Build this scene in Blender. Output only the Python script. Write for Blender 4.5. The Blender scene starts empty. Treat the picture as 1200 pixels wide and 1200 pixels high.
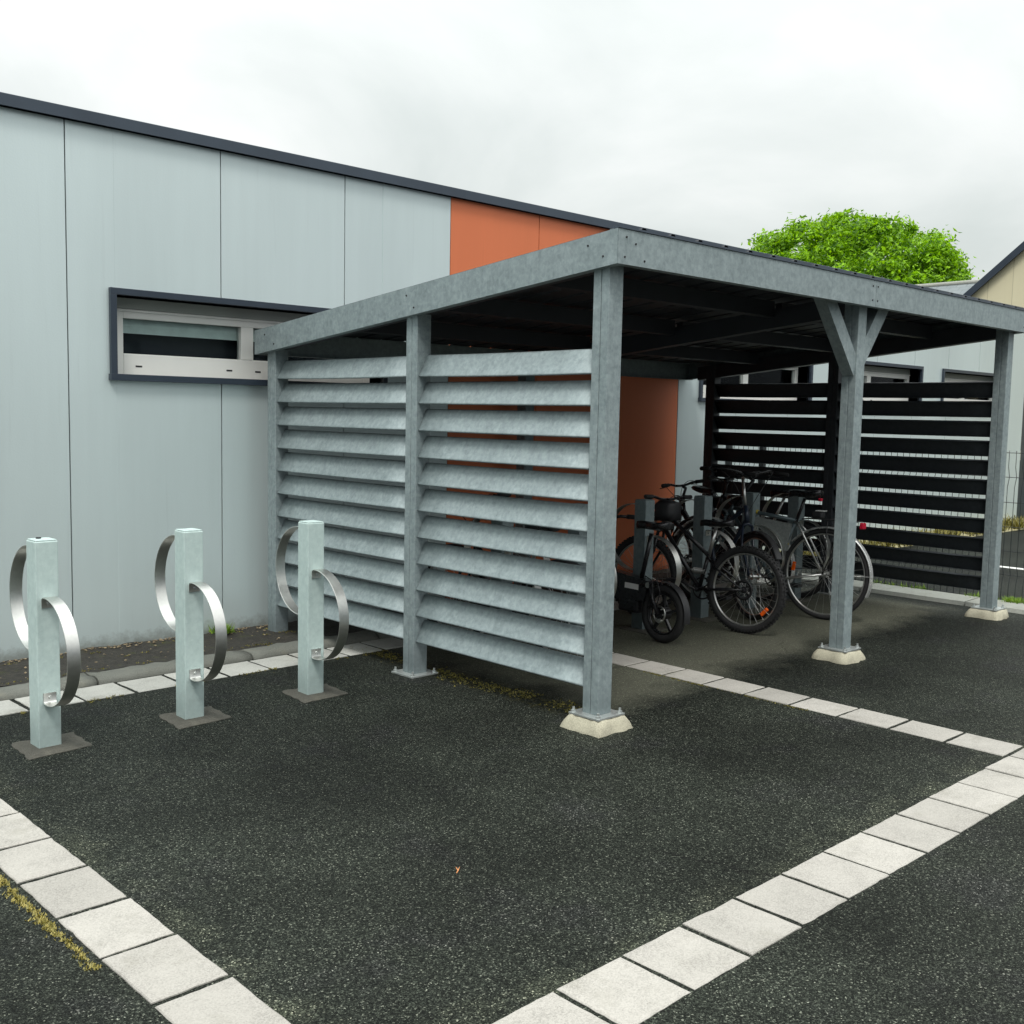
import bpy, bmesh, math, random
from mathutils import Vector, Matrix, noise
random.seed(7)
R = math.radians
S = bpy.context.scene
COL = S.collection

# ------------------------------------------------------------------ helpers
def tag(o, label=None, cat=None, group=None, kind=None):
    if label: o['label'] = label
    if cat: o['category'] = cat
    if group: o['group'] = group
    if kind: o['kind'] = kind
    return o

def empty(name, loc=(0, 0, 0), rot=(0, 0, 0), **k):
    o = bpy.data.objects.new(name, None); COL.objects.link(o)
    o.location = loc; o.rotation_euler = rot; o.empty_display_size = 0.1
    return tag(o, **k)

def obj(name, bm, mats, parent=None, smooth=False, **k):
    me = bpy.data.meshes.new(name)
    bmesh.ops.recalc_face_normals(bm, faces=bm.faces[:])
    bm.to_mesh(me); bm.free()
    if not isinstance(mats, (list, tuple)): mats = [mats]
    for m in mats: me.materials.append(m)
    if smooth:
        for p in me.polygons: p.use_smooth = True
    o = bpy.data.objects.new(name, me); COL.objects.link(o)
    if parent: o.parent = parent
    return tag(o, **k)

def copy_tree(o, parent=None):
    c = o.copy(); COL.objects.link(c)
    if parent: c.parent = parent
    for ch in list(o.children): copy_tree(ch, c)
    return c

def B(): return bmesh.new()

def box(bm, x0, x1, y0, y1, z0, z1, bev=0.0, mi=0, M=None):
    r = bmesh.ops.create_cube(bm, size=1)
    vs = r['verts']
    for v in vs:
        v.co = Vector(((x0+x1)/2 + v.co.x*(x1-x0), (y0+y1)/2 + v.co.y*(y1-y0), (z0+z1)/2 + v.co.z*(z1-z0)))
    fs = list({f for v in vs for f in v.link_faces})
    if bev > 0:
        es = list({e for v in vs for e in v.link_edges})
        rr = bmesh.ops.bevel(bm, geom=es, offset=bev, segments=2, affect='EDGES', profile=0.5)
        fs = list(set([f for f in fs if f.is_valid] + rr['faces'])); vs = list({v for f in fs for v in f.verts})
    for f in fs: f.material_index = mi
    if M is not None: bmesh.ops.transform(bm, matrix=M, verts=vs)
    return vs

def hexa(bm, p, mi=0):
    """8 points: bottom 4 then top 4"""
    v = [bm.verts.new(q) for q in p]
    for f in ((0,3,2,1),(4,5,6,7),(0,1,5,4),(1,2,6,5),(2,3,7,6),(3,0,4,7)):
        bm.faces.new([v[i] for i in f]).material_index = mi
    return v

def sweep(bm, pts, r, seg=8, closed=False, mi=0, cap=True):
    pts = [Vector(p) for p in pts]; n = len(pts)
    rr = r if isinstance(r, (list, tuple)) else [r]*n
    rings = []; up = None
    for i, p in enumerate(pts):
        if closed: t = (pts[(i+1) % n]-pts[i-1]).normalized()
        else:
            t = (pts[min(i+1, n-1)]-pts[max(i-1, 0)]).normalized()
        if up is None:
            up = Vector((0, 0, 1)) if abs(t.z) < 0.9 else Vector((1, 0, 0))
        u = (up - t*up.dot(t)).normalized(); up = u; w = t.cross(u)
        rings.append([bm.verts.new(p + (u*math.cos(a)+w*math.sin(a))*rr[i]) for a in [2*math.pi*k/seg for k in range(seg)]])
    m = n if closed else n-1
    for i in range(m):
        a, b = rings[i], rings[(i+1) % n]
        for k in range(seg):
            f = bm.faces.new((a[k], a[(k+1) % seg], b[(k+1) % seg], b[k])); f.material_index = mi; f.smooth = True
    if cap and not closed:
        bm.faces.new(rings[0][::-1]).material_index = mi; bm.faces.new(rings[-1]).material_index = mi

def ring_y(bm, cx, cz, Rr, r, y=0, seg=48, sg=8, mi=0, sy=1.0):
    """torus whose axis is Y"""
    rings = []
    for i in range(seg):
        a = 2*math.pi*i/seg; c = Vector((math.cos(a), 0, math.sin(a)))
        rings.append([bm.verts.new(Vector((cx, y, cz)) + c*(Rr + r*math.cos(b)) + Vector((0, r*sy*math.sin(b), 0))) for b in [2*math.pi*k/sg for k in range(sg)]])
    for i in range(seg):
        a, b = rings[i], rings[(i+1) % seg]
        for k in range(sg):
            f = bm.faces.new((a[k], a[(k+1) % sg], b[(k+1) % sg], b[k])); f.material_index = mi; f.smooth = True

def disc_y(bm, cx, cz, r, y0, y1, seg=20, mi=0):
    a = [bm.verts.new((cx+r*math.cos(t), y0, cz+r*math.sin(t))) for t in [2*math.pi*k/seg for k in range(seg)]]
    b = [bm.verts.new((v.co.x, y1, v.co.z)) for v in a]
    bm.faces.new(a).material_index = mi; bm.faces.new(b[::-1]).material_index = mi
    for k in range(seg): bm.faces.new((a[k], b[k], b[(k+1) % seg], a[(k+1) % seg])).material_index = mi

def cyl_z(bm, x, y, r, z0, z1, seg=10, mi=0):
    a = [bm.verts.new((x+r*math.cos(t), y+r*math.sin(t), z0)) for t in [2*math.pi*k/seg for k in range(seg)]]
    b = [bm.verts.new((v.co.x, v.co.y, z1)) for v in a]
    bm.faces.new(a[::-1]).material_index = mi; bm.faces.new(b).material_index = mi
    for k in range(seg): bm.faces.new((a[k], a[(k+1) % seg], b[(k+1) % seg], b[k])).material_index = mi

def ribbon(bm, pts, axis, w, t, mi=0):
    """flat band: pts is a path, axis the direction of its width, t thickness"""
    pts = [Vector(p) for p in pts]; ax = Vector(axis).normalized(); n = len(pts); rows = []
    for i, p in enumerate(pts):
        tg = (pts[min(i+1, n-1)]-pts[max(i-1, 0)]).normalized(); nn = tg.cross(ax).normalized(); c = min(t, w)*.3
        q = [(w/2-c, t/2), (-w/2+c, t/2), (-w/2, t/2-c), (-w/2, -t/2+c), (-w/2+c, -t/2), (w/2-c, -t/2), (w/2, -t/2+c), (w/2, t/2-c)]
        rows.append([p+ax*a+nn*b for a, b in q])
    for k in range(8):
        st = [(bm.verts.new(r[k]), bm.verts.new(r[(k+1) % 8])) for r in rows]
        for a, b in zip(st, st[1:]):
            f = bm.faces.new((a[0], a[1], b[1], b[0])); f.material_index = mi; f.smooth = True
    for r in (rows[0][::-1], rows[-1]): bm.faces.new([bm.verts.new(q) for q in r]).material_index = mi

# ------------------------------------------------------------------ materials
def newmat(name):
    m = bpy.data.materials.new(name); m.use_nodes = True; nt = m.node_tree
    b = nt.nodes['Principled BSDF']
    return m, nt, b
def nd(nt, t, **k):
    n = nt.nodes.new(t)
    for a, v in k.items():
        if a in n.inputs: n.inputs[a].default_value = v
        else: setattr(n, a, v)
    return n
def ramp(nt, stops, interp='LINEAR'):
    n = nt.nodes.new('ShaderNodeValToRGB'); cr = n.color_ramp; cr.interpolation = interp
    while len(cr.elements) < len(stops): cr.elements.new(0.5)
    for e, (p, c) in zip(cr.elements, stops):
        e.position = p; e.color = (c, c, c, 1) if isinstance(c, (int, float)) else (*c, 1)
    return n
def L(nt, a, b): nt.links.new(a, b)
def mixc(nt, fac, a, b, mode='MIX'):
    n = nt.nodes.new('ShaderNodeMix'); n.data_type = 'RGBA'; n.blend_type = mode
    for s, v in ((n.inputs[0], fac), (n.inputs[6], a), (n.inputs[7], b)):
        if isinstance(v, bpy.types.NodeSocket): L(nt, v, s)
        elif isinstance(v, (int, float)): s.default_value = v
        else: s.default_value = (*v, 1)
    return n.outputs[2]
def mth(nt, op, a, b=0.5, c=0.0, clamp=False):
    n = nt.nodes.new('ShaderNodeMath'); n.operation = op; n.use_clamp = clamp
    for s, v in zip(n.inputs, (a, b, c)):
        if isinstance(v, bpy.types.NodeSocket): L(nt, v, s)
        else: s.default_value = v
    return n.outputs[0]
def tc(nt, which='Object', scale=None):
    n = nt.nodes.new('ShaderNodeTexCoord'); o = n.outputs[which]
    if scale:
        m = nt.nodes.new('ShaderNodeMapping'); m.inputs['Scale'].default_value = scale; L(nt, o, m.inputs[0]); o = m.outputs[0]
    return o
def nz(nt, vec, scale, detail=4, rough=0.55):
    n = nd(nt, 'ShaderNodeTexNoise', Scale=scale, Detail=detail, Roughness=rough); L(nt, vec, n.inputs['Vector']); return n.outputs['Fac']
def vor(nt, vec, scale, feature='F1'):
    n = nd(nt, 'ShaderNodeTexVoronoi', Scale=scale); n.feature = feature; L(nt, vec, n.inputs['Vector']); return n
def bump(nt, b, h, strength, dist=0.01):
    n = nd(nt, 'ShaderNodeBump', Strength=strength, Distance=dist); L(nt, h, n.inputs['Height']); L(nt, n.outputs[0], b.inputs['Normal'])

def plain(name, col, rough=0.5, metal=0.0, var=0.15, scale=20, spec=None, emit=None):
    m, nt, b = newmat(name)
    v = nz(nt, tc(nt), scale, 5)
    lo = tuple(c*(1-var) for c in col); hi = tuple(min(1, c*(1+var)) for c in col)
    r = ramp(nt, [(0.3, lo), (0.7, hi)]); L(nt, v, r.inputs[0]); L(nt, r.outputs[0], b.inputs['Base Color'])
    rr = nd(nt, 'ShaderNodeMapRange'); L(nt, v, rr.inputs[0]); rr.inputs[3].default_value = rough*0.85; rr.inputs[4].default_value = min(1, rough*1.15)
    L(nt, rr.outputs[0], b.inputs['Roughness'])
    b.inputs['Metallic'].default_value = metal
    if spec is not None: b.inputs['Specular IOR Level'].default_value = spec
    return m

def galv(name, lo, hi, metal=0.35, rough=0.5, streak=False):
    m, nt, b = newmat(name)
    o = tc(nt)
    sp = vor(nt, o, 55); n1 = nz(nt, o, 26, 6, 0.7); n2 = nz(nt, tc(nt, scale=(1, 1, 0.25)), 9, 4, 0.6)
    n3 = nz(nt, tc(nt, scale=(1, 1, 0.12)), 60, 3, 0.6)
    cellv = nd(nt, 'ShaderNodeSeparateColor'); L(nt, sp.outputs['Color'], cellv.inputs[0])
    f = mth(nt, 'MULTIPLY_ADD', n1, 0.75, mth(nt, 'MULTIPLY', cellv.outputs[0], 0.13))
    f = mth(nt, 'ADD', f, mth(nt, 'MULTIPLY', n2, 0.30)); f = mth(nt, 'ADD', f, mth(nt, 'MULTIPLY', n3, 0.18))
    r = ramp(nt, [(0.38, lo), (0.88, hi)]); L(nt, mth(nt, 'MULTIPLY', f, 0.92), r.inputs[0])
    # pale oxide streaks and small dark nicks
    w = ramp(nt, [(0.60, 0), (0.72, 1)]); L(nt, nz(nt, tc(nt, scale=(1.2, 1.2, 0.5)), 34, 5, 0.75), w.inputs[0])
    c = mixc(nt, mth(nt, 'MULTIPLY', w.outputs[0], 0.25), r.outputs[0], tuple(min(1, h*1.22) for h in hi))
    sz = nd(nt, 'ShaderNodeSeparateXYZ'); L(nt, o, sz.inputs[0])
    gl = mth(nt, 'MULTIPLY', mth(nt, 'SUBTRACT', mth(nt, 'MULTIPLY_ADD', n1, 0.30, 0.05), sz.outputs['Z']), 7.0, clamp=True)
    c = mixc(nt, mth(nt, 'MULTIPLY', gl, 0.45), c, tuple(h*0.42 for h in lo))
    sp3 = ramp(nt, [(0.69, 0), (0.73, 1)]); L(nt, nz(nt, o, 70, 4, 0.7), sp3.inputs[0])
    c = mixc(nt, mth(nt, 'MULTIPLY', sp3.outputs[0], 0.5), c, tuple(h*0.5 for h in lo))
    L(nt, c, b.inputs['Base Color'])
    rg = nd(nt, 'ShaderNodeMapRange'); L(nt, f, rg.inputs[0]); rg.inputs[3].default_value = rough-0.04; rg.inputs[4].default_value = rough+0.18
    L(nt, rg.outputs[0], b.inputs['Roughness'])
    b.inputs['Metallic'].default_value = metal
    bump(nt, b, n1, 0.12, 0.004)
    return m

M = {}
M['galv'] = galv('galvanised_steel', (0.19, 0.235, 0.245), (0.40, 0.47, 0.48), metal=0.4)
M['galv_shaded'] = galv('shaded_galvanised_steel', (0.16, 0.20, 0.21), (0.30, 0.36, 0.37), metal=0.45)  # darker copy of the stand steel, shelter shade put into its colour
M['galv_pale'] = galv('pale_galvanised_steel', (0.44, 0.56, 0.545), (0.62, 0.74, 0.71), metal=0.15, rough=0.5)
M['galv_deep_shade'] = galv('deep_shade_galvanised_steel', (0.030, 0.036, 0.042), (0.060, 0.070, 0.078), metal=0.1)  # near-black galvanised copy, shade on the far screen's inside painted into the colour
M['steel'] = plain('brushed_steel', (0.66, 0.66, 0.63), 0.36, 1.0, 0.05, 60)
M['bolt'] = plain('zinc_bolt', (0.55, 0.58, 0.57), 0.4, 0.7, 0.1, 30)
M['hole'] = plain('dark_recess', (0.02, 0.02, 0.022), 0.7)
M['roof'] = plain('dark_roof_sheet', (0.030, 0.034, 0.042), 0.55, 0.0, 0.15, 6)
M['coping'] = plain('anthracite_coping', (0.045, 0.062, 0.085), 0.42, 0.0, 0.12, 3)
M['trim'] = plain('anthracite_trim', (0.03, 0.042, 0.06), 0.35, 0.0, 0.1, 5)
M['pvc'] = plain('white_window_plastic', (0.93, 0.93, 0.88), 0.35, 0, 0.03, 4)
M['pvc_grey'] = plain('shutter_box_grey', (0.42, 0.44, 0.40), 0.45, 0, 0.05, 4)
M['blind'] = plain('pale_green_blind', (0.72, 0.80, 0.76), 0.6, 0, 0.10, 12)
M['room'] = plain('dark_room', (0.018, 0.022, 0.03), 0.8, 0, 0.2, 3)
M['black'] = plain('black_enamel', (0.012, 0.012, 0.014), 0.28, 0, 0.2, 20)
M['rubber'] = plain('tyre_rubber', (0.018, 0.018, 0.019), 0.75, 0, 0.3, 60)
M['plastic'] = plain('black_plastic', (0.02, 0.02, 0.022), 0.5, 0, 0.2, 30)
M['alu'] = plain('bare_aluminium', (0.62, 0.62, 0.60), 0.3, 0.9, 0.06, 30)
M['silver'] = plain('silver_fender', (0.72, 0.73, 0.72), 0.28, 0.6, 0.05, 20)
M['white'] = plain('white_plastic', (0.8, 0.8, 0.78), 0.35, 0, 0.03, 20)
M['greyframe'] = plain('slate_grey_enamel', (0.085, 0.115, 0.125), 0.3, 0.2, 0.1, 20)
M['bluegrey'] = plain('dark_blue_enamel', (0.02, 0.03, 0.05), 0.3, 0.1, 0.1, 20)
M['yellow'] = plain('yellow_sticker', (0.55, 0.42, 0.02), 0.5)
M['orange_refl'] = plain('orange_reflector', (0.85, 0.12, 0.01), 0.25, 0, 0.1, 80)
M['red_refl'] = plain('red_reflector', (0.55, 0.01, 0.04), 0.2, 0, 0.1, 80)
M['bag'] = plain('grey_fabric', (0.26, 0.28, 0.27), 0.9, 0, 0.2, 60)
M['wire'] = plain('dark_fence_wire', (0.02, 0.026, 0.028), 0.5)
M['bark'] = plain('bark', (0.06, 0.05, 0.035), 0.9, 0, 0.3, 12)
M['shade'] = plain('dark_door', (0.03, 0.045, 0.055), 0.4)

def glass():
    m, nt, b = newmat('window_glass')
    b.inputs['Base Color'].default_value = (0.9, 0.95, 0.95, 1); b.inputs['Roughness'].default_value = 0.03
    b.inputs['Transmission Weight'].default_value = 0.0; b.inputs['IOR'].default_value = 1.45
    out = nt.nodes['Material Output']; tr = nd(nt, 'ShaderNodeBsdfTransparent'); tr.inputs[0].default_value = (0.90, 0.94, 0.94, 1)
    gl = nd(nt, 'ShaderNodeBsdfGlossy'); gl.inputs['Roughness'].default_value = 0.04
    fr = nd(nt, 'ShaderNodeFresnel'); fr.inputs[0].default_value = 1.28
    mx = nd(nt, 'ShaderNodeMixShader'); L(nt, fr.outputs[0], mx.inputs[0]); L(nt, tr.outputs[0], mx.inputs[1]); L(nt, gl.outputs[0], mx.inputs[2]); L(nt, mx.outputs[0], out.inputs[0])
    return m
M['glass'] = glass()

def panel(name, col, dirt, rough=0.34, spec=0.6, metal=0.0):
    m, nt, b = newmat(name)
    o = tc(nt)
    big = nz(nt, tc(nt, scale=(1, 1, 0.35)), 0.9, 4, 0.5); st = nz(nt, tc(nt, scale=(1, 1, 0.06)), 13, 5, 0.6); fine = nz(nt, o, 90, 2)
    f = mth(nt, 'ADD', mth(nt, 'MULTIPLY', big, 0.78), mth(nt, 'MULTIPLY', st, 0.22))
    r = ramp(nt, [(0.30, tuple(c*0.92 for c in col)), (0.52, col), (0.72, tuple(min(1, c*1.07) for c in col))]); L(nt, f, r.inputs[0])
    sep = nd(nt, 'ShaderNodeSeparateXYZ'); L(nt, o, sep.inputs[0])
    # splash dirt low on the wall with a ragged upper edge
    low = mth(nt, 'SUBTRACT', mth(nt, 'MULTIPLY_ADD', nz(nt, o, 14, 5, 0.7), 0.16, 0.03), sep.outputs['Z'])
    lw = ramp(nt, [(0.0, 0), (0.08, 1)]); L(nt, low, lw.inputs[0])
    c = mixc(nt, mth(nt, 'MULTIPLY', lw.outputs[0], 0.55), r.outputs[0], dirt)
    # faint run marks
    rm = ramp(nt, [(0.66, 0), (0.74, 1)]); L(nt, nz(nt, tc(nt, scale=(1, 1, 0.045)), 22, 3, 0.5), rm.inputs[0])
    c = mixc(nt, mth(nt, 'MULTIPLY', rm.outputs[0], 0.16), c, tuple(c_*0.78 for c_ in col))
    L(nt, c, b.inputs['Base Color'])
    rg = nd(nt, 'ShaderNodeMapRange'); L(nt, f, rg.inputs[0]); rg.inputs[3].default_value = rough-0.05; rg.inputs[4].default_value = rough+0.08
    L(nt, rg.outputs[0], b.inputs['Roughness']); b.inputs['Specular IOR Level'].default_value = spec; b.inputs['Metallic'].default_value = metal
    bump(nt, b, mth(nt, 'ADD', fine, mth(nt, 'MULTIPLY', big, 6)), 0.05, 0.01)
    return m
M['panel'] = panel('pale_grey_cladding', (0.70, 0.80, 0.80), (0.10, 0.09, 0.06), 0.36, 0.5, 0.42)
M['panel_orange'] = panel('orange_cladding', (0.78, 0.22, 0.095), (0.12, 0.05, 0.03), 0.38, 0.5, 0.3)

def asphalt():
    m, nt, b = newmat('asphalt')
    o = tc(nt); sep = nd(nt, 'ShaderNodeSeparateXYZ'); L(nt, o, sep.inputs[0])
    v = vor(nt, o, 215); sc = nd(nt, 'ShaderNodeSeparateColor'); L(nt, v.outputs['Color'], sc.inputs[0])
    v2 = vor(nt, o, 470); sc2 = nd(nt, 'ShaderNodeSeparateColor'); L(nt, v2.outputs['Color'], sc2.inputs[0])
    agg = ramp(nt, [(0.0, (0.0045, 0.0055, 0.0045)), (0.45, (0.0125, 0.0148, 0.0120)), (0.80, (0.029, 0.034, 0.027)), (0.95, (0.058, 0.066, 0.053)), (1.0, (0.18, 0.19, 0.155))])
    L(nt, sc.outputs[0], agg.inputs[0])
    agg2 = ramp(nt, [(0.0, 0.45), (0.6, 0.95), (0.93, 1.6), (1.0, 3.0)]); L(nt, sc2.outputs[1], agg2.inputs[0])
    c = mixc(nt, 1.0, agg.outputs[0], agg2.outputs[0], 'MULTIPLY')
    big = nz(nt, o, 0.9, 6, 0.6); bl = ramp(nt, [(0.32, 0.60), (0.68, 1.55)]); L(nt, big, bl.inputs[0])
    c = mixc(nt, 1.0, c, bl.outputs[0], 'MULTIPLY')
    # purplish and greenish blotches
    pu = ramp(nt, [(0.55, 0), (0.68, 1)]); L(nt, nz(nt, o, 2.3, 5, 0.6), pu.inputs[0])
    c = mixc(nt, mth(nt, 'MULTIPLY', pu.outputs[0], 0.5), c, mixc(nt, 1.0, c, (1.02, 0.90, 1.15), 'MULTIPLY'))
    # dry ground sheltered by the roof: paler and even, damp outside
    wob = mth(nt, 'MULTIPLY_ADD', nz(nt, o, 2.2, 6, 0.65), 0.8, -0.40)
    X, Y = sep.outputs['X'], sep.outputs['Y']
    ex = mth(nt, 'ADD', mth(nt, 'SUBTRACT', X, 4.28), wob)
    ey = mth(nt, 'ADD', mth(nt, 'SUBTRACT', Y, mth(nt, 'MULTIPLY_ADD', X, 0.05, 3.36)), wob)
    e2 = mth(nt, 'SUBTRACT', 9.2, X)
    dry = mth(nt, 'MULTIPLY', mth(nt, 'MINIMUM', mth(nt, 'MINIMUM', ex, ey), e2), 3.2, clamp=True)
    dcol = mixc(nt, 0.6, mixc(nt, 1.0, c, (2.3, 2.25, 1.95), 'MULTIPLY'), (0.105, 0.104, 0.082))
    damp = mixc(nt, 1.0, c, (0.86, 0.86, 0.84), 'MULTIPLY')
    c = mixc(nt, dry, damp, dcol)
    # mossy grime just outside the louvred side
    mx_ = mth(nt, 'SUBTRACT', 1.0, mth(nt, 'MULTIPLY', mth(nt, 'ABSOLUTE', mth(nt, 'SUBTRACT', X, 4.22)), 6.5), clamp=True)
    my_ = mth(nt, 'MULTIPLY', mth(nt, 'SUBTRACT', Y, 3.6), 4.0, clamp=True)
    mo = ramp(nt, [(0.50, 0), (0.62, 1)]); L(nt, nz(nt, o, 26, 5, 0.7), mo.inputs[0])
    mk = mth(nt, 'MULTIPLY', mth(nt, 'MULTIPLY', mx_, my_), mo.outputs[0])
    c = mixc(nt, mk, c, (0.075, 0.065, 0.018))
    # damp stain spreading from the louvred side towards the stands
    dm = mth(nt, 'ADD', mth(nt, 'MULTIPLY_ADD', Y, 0.55, mth(nt, 'MULTIPLY', X, 0.12)), mth(nt, 'MULTIPLY_ADD', nz(nt, o, 0.8, 6, 0.62), 2.6, -1.3))
    dmr = nd(nt, 'ShaderNodeMapRange'); L(nt, dm, dmr.inputs[0]); dmr.inputs[1].default_value = 1.9; dmr.inputs[2].default_value = 2.9
    c = mixc(nt, mth(nt, 'MULTIPLY', mth(nt, 'MULTIPLY', dmr.outputs[0], mth(nt, 'SUBTRACT', 1.0, dry, clamp=True)), 0.55), c, mixc(nt, 1.0, c, (0.52, 0.52, 0.54), 'MULTIPLY'))
    # paler worn tarmac with grit along the inner edges of the slab bands
    ed = mth(nt, 'MINIMUM', mth(nt, 'ABSOLUTE', mth(nt, 'SUBTRACT', Y, 1.99)), mth(nt, 'ABSOLUTE', mth(nt, 'SUBTRACT', X, 1.50)))
    er = nd(nt, 'ShaderNodeMapRange'); L(nt, mth(nt, 'ADD', ed, mth(nt, 'MULTIPLY_ADD', nz(nt, o, 5, 6, 0.7), 0.7, -0.27)), er.inputs[0]); er.inputs[1].default_value = 0.16; er.inputs[2].default_value = 0.0
    c = mixc(nt, mth(nt, 'MULTIPLY', er.outputs[0], 0.75), c, mixc(nt, 1.0, c, (2.3, 2.2, 2.0), 'MULTIPLY'))
    # faint cracks
    vc = nd(nt, 'ShaderNodeTexVoronoi', Scale=0.8); vc.feature = 'DISTANCE_TO_EDGE'
    wv = nd(nt, 'ShaderNodeVectorMath'); wv.operation = 'MULTIPLY_ADD'; nw = nd(nt, 'ShaderNodeTexNoise', Scale=3.0, Detail=6, Roughness=0.7); L(nt, o, nw.inputs['Vector']); L(nt, nw.outputs['Color'], wv.inputs[0]); wv.inputs[1].default_value = (.35, .35, 0); L(nt, o, wv.inputs[2]); L(nt, wv.outputs[0], vc.inputs['Vector'])
    ck = ramp(nt, [(0.0, 1), (0.006, 0)]); L(nt, vc.outputs['Distance'], ck.inputs[0])
    cm = ramp(nt, [(0.56, 0), (0.64, 1)]); L(nt, nz(nt, o, 0.7, 3), cm.inputs[0])
    c = mixc(nt, mth(nt, 'MULTIPLY', mth(nt, 'MULTIPLY', ck.outputs[0], cm.outputs[0]), 0.7), c, (0.004, 0.004, 0.004))
    # a few green flecks of moss
    mf = ramp(nt, [(0.70, 0), (0.76, 1)]); L(nt, nz(nt, o, 11, 5, 0.75), mf.inputs[0])
    c = mixc(nt, mth(nt, 'MULTIPLY', mf.outputs[0], 0.45), c, (0.055, 0.06, 0.02))
    # pale grit beyond the slabs far away
    L(nt, c, b.inputs['Base Color'])
    rr = mth(nt, 'MULTIPLY_ADD', dry, 0.15, mth(nt, 'MULTIPLY_ADD', sc.outputs[1], 0.35, 0.50)); L(nt, rr, b.inputs['Roughness'])
    b.inputs['Specular IOR Level'].default_value = 0.12
    h = mth(nt, 'ADD', mth(nt, 'SUBTRACT', 1.0, v.outputs['Distance']), mth(nt, 'MULTIPLY', big, 2.0))
    bump(nt, b, h, 0.6, 0.003)
    return m
M['asphalt'] = asphalt()

def slabmat(name, col, mossy=0.0):
    m, nt, b = newmat(name); o = tc(nt)
    a = nz(nt, o, 5, 6, 0.65); g = nz(nt, o, 170, 3, 0.7); gv = vor(nt, o, 240)
    geo = nd(nt, 'ShaderNodeNewGeometry')
    gvs = nd(nt, 'ShaderNodeSeparateColor'); L(nt, gv.outputs['Color'], gvs.inputs[0])
    f = mth(nt, 'ADD', mth(nt, 'MULTIPLY', a, 0.45), mth(nt, 'MULTIPLY', mth(nt, 'MULTIPLY_ADD', gvs.outputs[0], 0.35, mth(nt, 'MULTIPLY', g, 0.65)), 0.55))
    r = ramp(nt, [(0.30, tuple(c*0.66 for c in col)), (0.5, col), (0.68, tuple(min(1, c*1.13) for c in col))]); L(nt, f, r.inputs[0])
    isl = nd(nt, 'ShaderNodeMapRange'); L(nt, geo.outputs['Random Per Island'], isl.inputs[0]); isl.inputs[3].default_value = 0.84; isl.inputs[4].default_value = 1.05
    c = mixc(nt, 1.0, r.outputs[0], isl.outputs[0], 'MULTIPLY')
    st = ramp(nt, [(0.54, 0), (0.70, 1)]); L(nt, nz(nt, o, 2.6, 7, 0.75), st.inputs[0])
    c = mixc(nt, mth(nt, 'MULTIPLY', st.outputs[0], 0.38+mossy), c, (0.20, 0.19, 0.15))
    # worn wheel scratches
    mp = nt.nodes.new('ShaderNodeMapping'); mp.inputs['Rotation'].default_value = (0, 0, 0.5); mp.inputs['Scale'].default_value = (1, 14, 1); L(nt, o, mp.inputs[0])
    sc = ramp(nt, [(0.66, 0), (0.70, 1)]); L(nt, nz(nt, mp.outputs[0], 5, 4, 0.5), sc.inputs[0])
    c = mixc(nt, mth(nt, 'MULTIPLY', sc.outputs[0], 0.22), c, tuple(c_*0.62 for c_ in col))
    L(nt, c, b.inputs['Base Color']); b.inputs['Roughness'].default_value = 0.85; b.inputs['Specular IOR Level'].default_value = 0.25
    bump(nt, b, f, 0.6, 0.005)
    return m
M['slab'] = slabmat('pale_concrete_slab', (0.43, 0.41, 0.375))
M['slab_old'] = slabmat('weathered_concrete_slab', (0.43, 0.43, 0.40), 0.2)
M['gutter'] = slabmat('old_concrete_gutter', (0.17, 0.175, 0.155), 0.4)
M['foot'] = slabmat('cream_concrete_footing', (0.52, 0.49, 0.375), 0.15)
M['pad'] = slabmat('dark_mortar_pad', (0.085, 0.082, 0.070), 0.0)
M['kerb'] = slabmat('grey_kerb', (0.38, 0.39, 0.35), 0.2)
M['paint'] = slabmat('white_road_paint', (0.75, 0.75, 0.72), 0.0)

def soilmat():
    m, nt, b = newmat('damp_soil'); o = tc(nt)
    r = ramp(nt, [(0.3, (0.012, 0.011, 0.009)), (0.55, (0.035, 0.032, 0.026)), (0.8, (0.10, 0.085, 0.05))]); L(nt, nz(nt, o, 40, 7, 0.75), r.inputs[0])
    mo = ramp(nt, [(0.58, 0), (0.68, 1)]); L(nt, nz(nt, o, 8, 5, 0.7), mo.inputs[0])
    L(nt, mixc(nt, mth(nt, 'MULTIPLY', mo.outputs[0], 0.6), r.outputs[0], (0.05, 0.06, 0.015)), b.inputs['Base Color'])
    b.inputs['Roughness'].default_value = 0.9; bump(nt, b, nz(nt, o, 40, 6, 0.8), 0.8, 0.02); return m
M['soil'] = soilmat()
M['verge'] = plain('dry_verge', (0.33, 0.30, 0.17), 0.95, 0, 0.45, 9)

def leafmat(name, lo, hi, trans=0.4, sc=0.6):
    m, nt, b = newmat(name); geo = nd(nt, 'ShaderNodeNewGeometry')
    n = nz(nt, tc(nt), sc, 3)
    f = mth(nt, 'ADD', mth(nt, 'MULTIPLY', geo.outputs['Random Per Island'], 0.6), mth(nt, 'MULTIPLY', n, 0.4))
    r = ramp(nt, [(0.2, lo), (0.8, hi)]); L(nt, f, r.inputs[0])
    out = nt.nodes['Material Output']; L(nt, r.outputs[0], b.inputs['Base Color']); b.inputs['Roughness'].default_value = 0.55
    t = nd(nt, 'ShaderNodeBsdfTranslucent'); L(nt, mixc(nt, 1.0, r.outputs[0], (1.3, 1.2, 0.5), 'MULTIPLY'), t.inputs[0])
    mx = nd(nt, 'ShaderNodeMixShader'); mx.inputs[0].default_value = trans; L(nt, b.outputs[0], mx.inputs[1]); L(nt, t.outputs[0], mx.inputs[2]); L(nt, mx.outputs[0], out.inputs[0])
    return m
M['leaf'] = leafmat('spring_leaves', (0.05, 0.15, 0.003), (0.38, 0.70, 0.010), 0.42)
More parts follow.
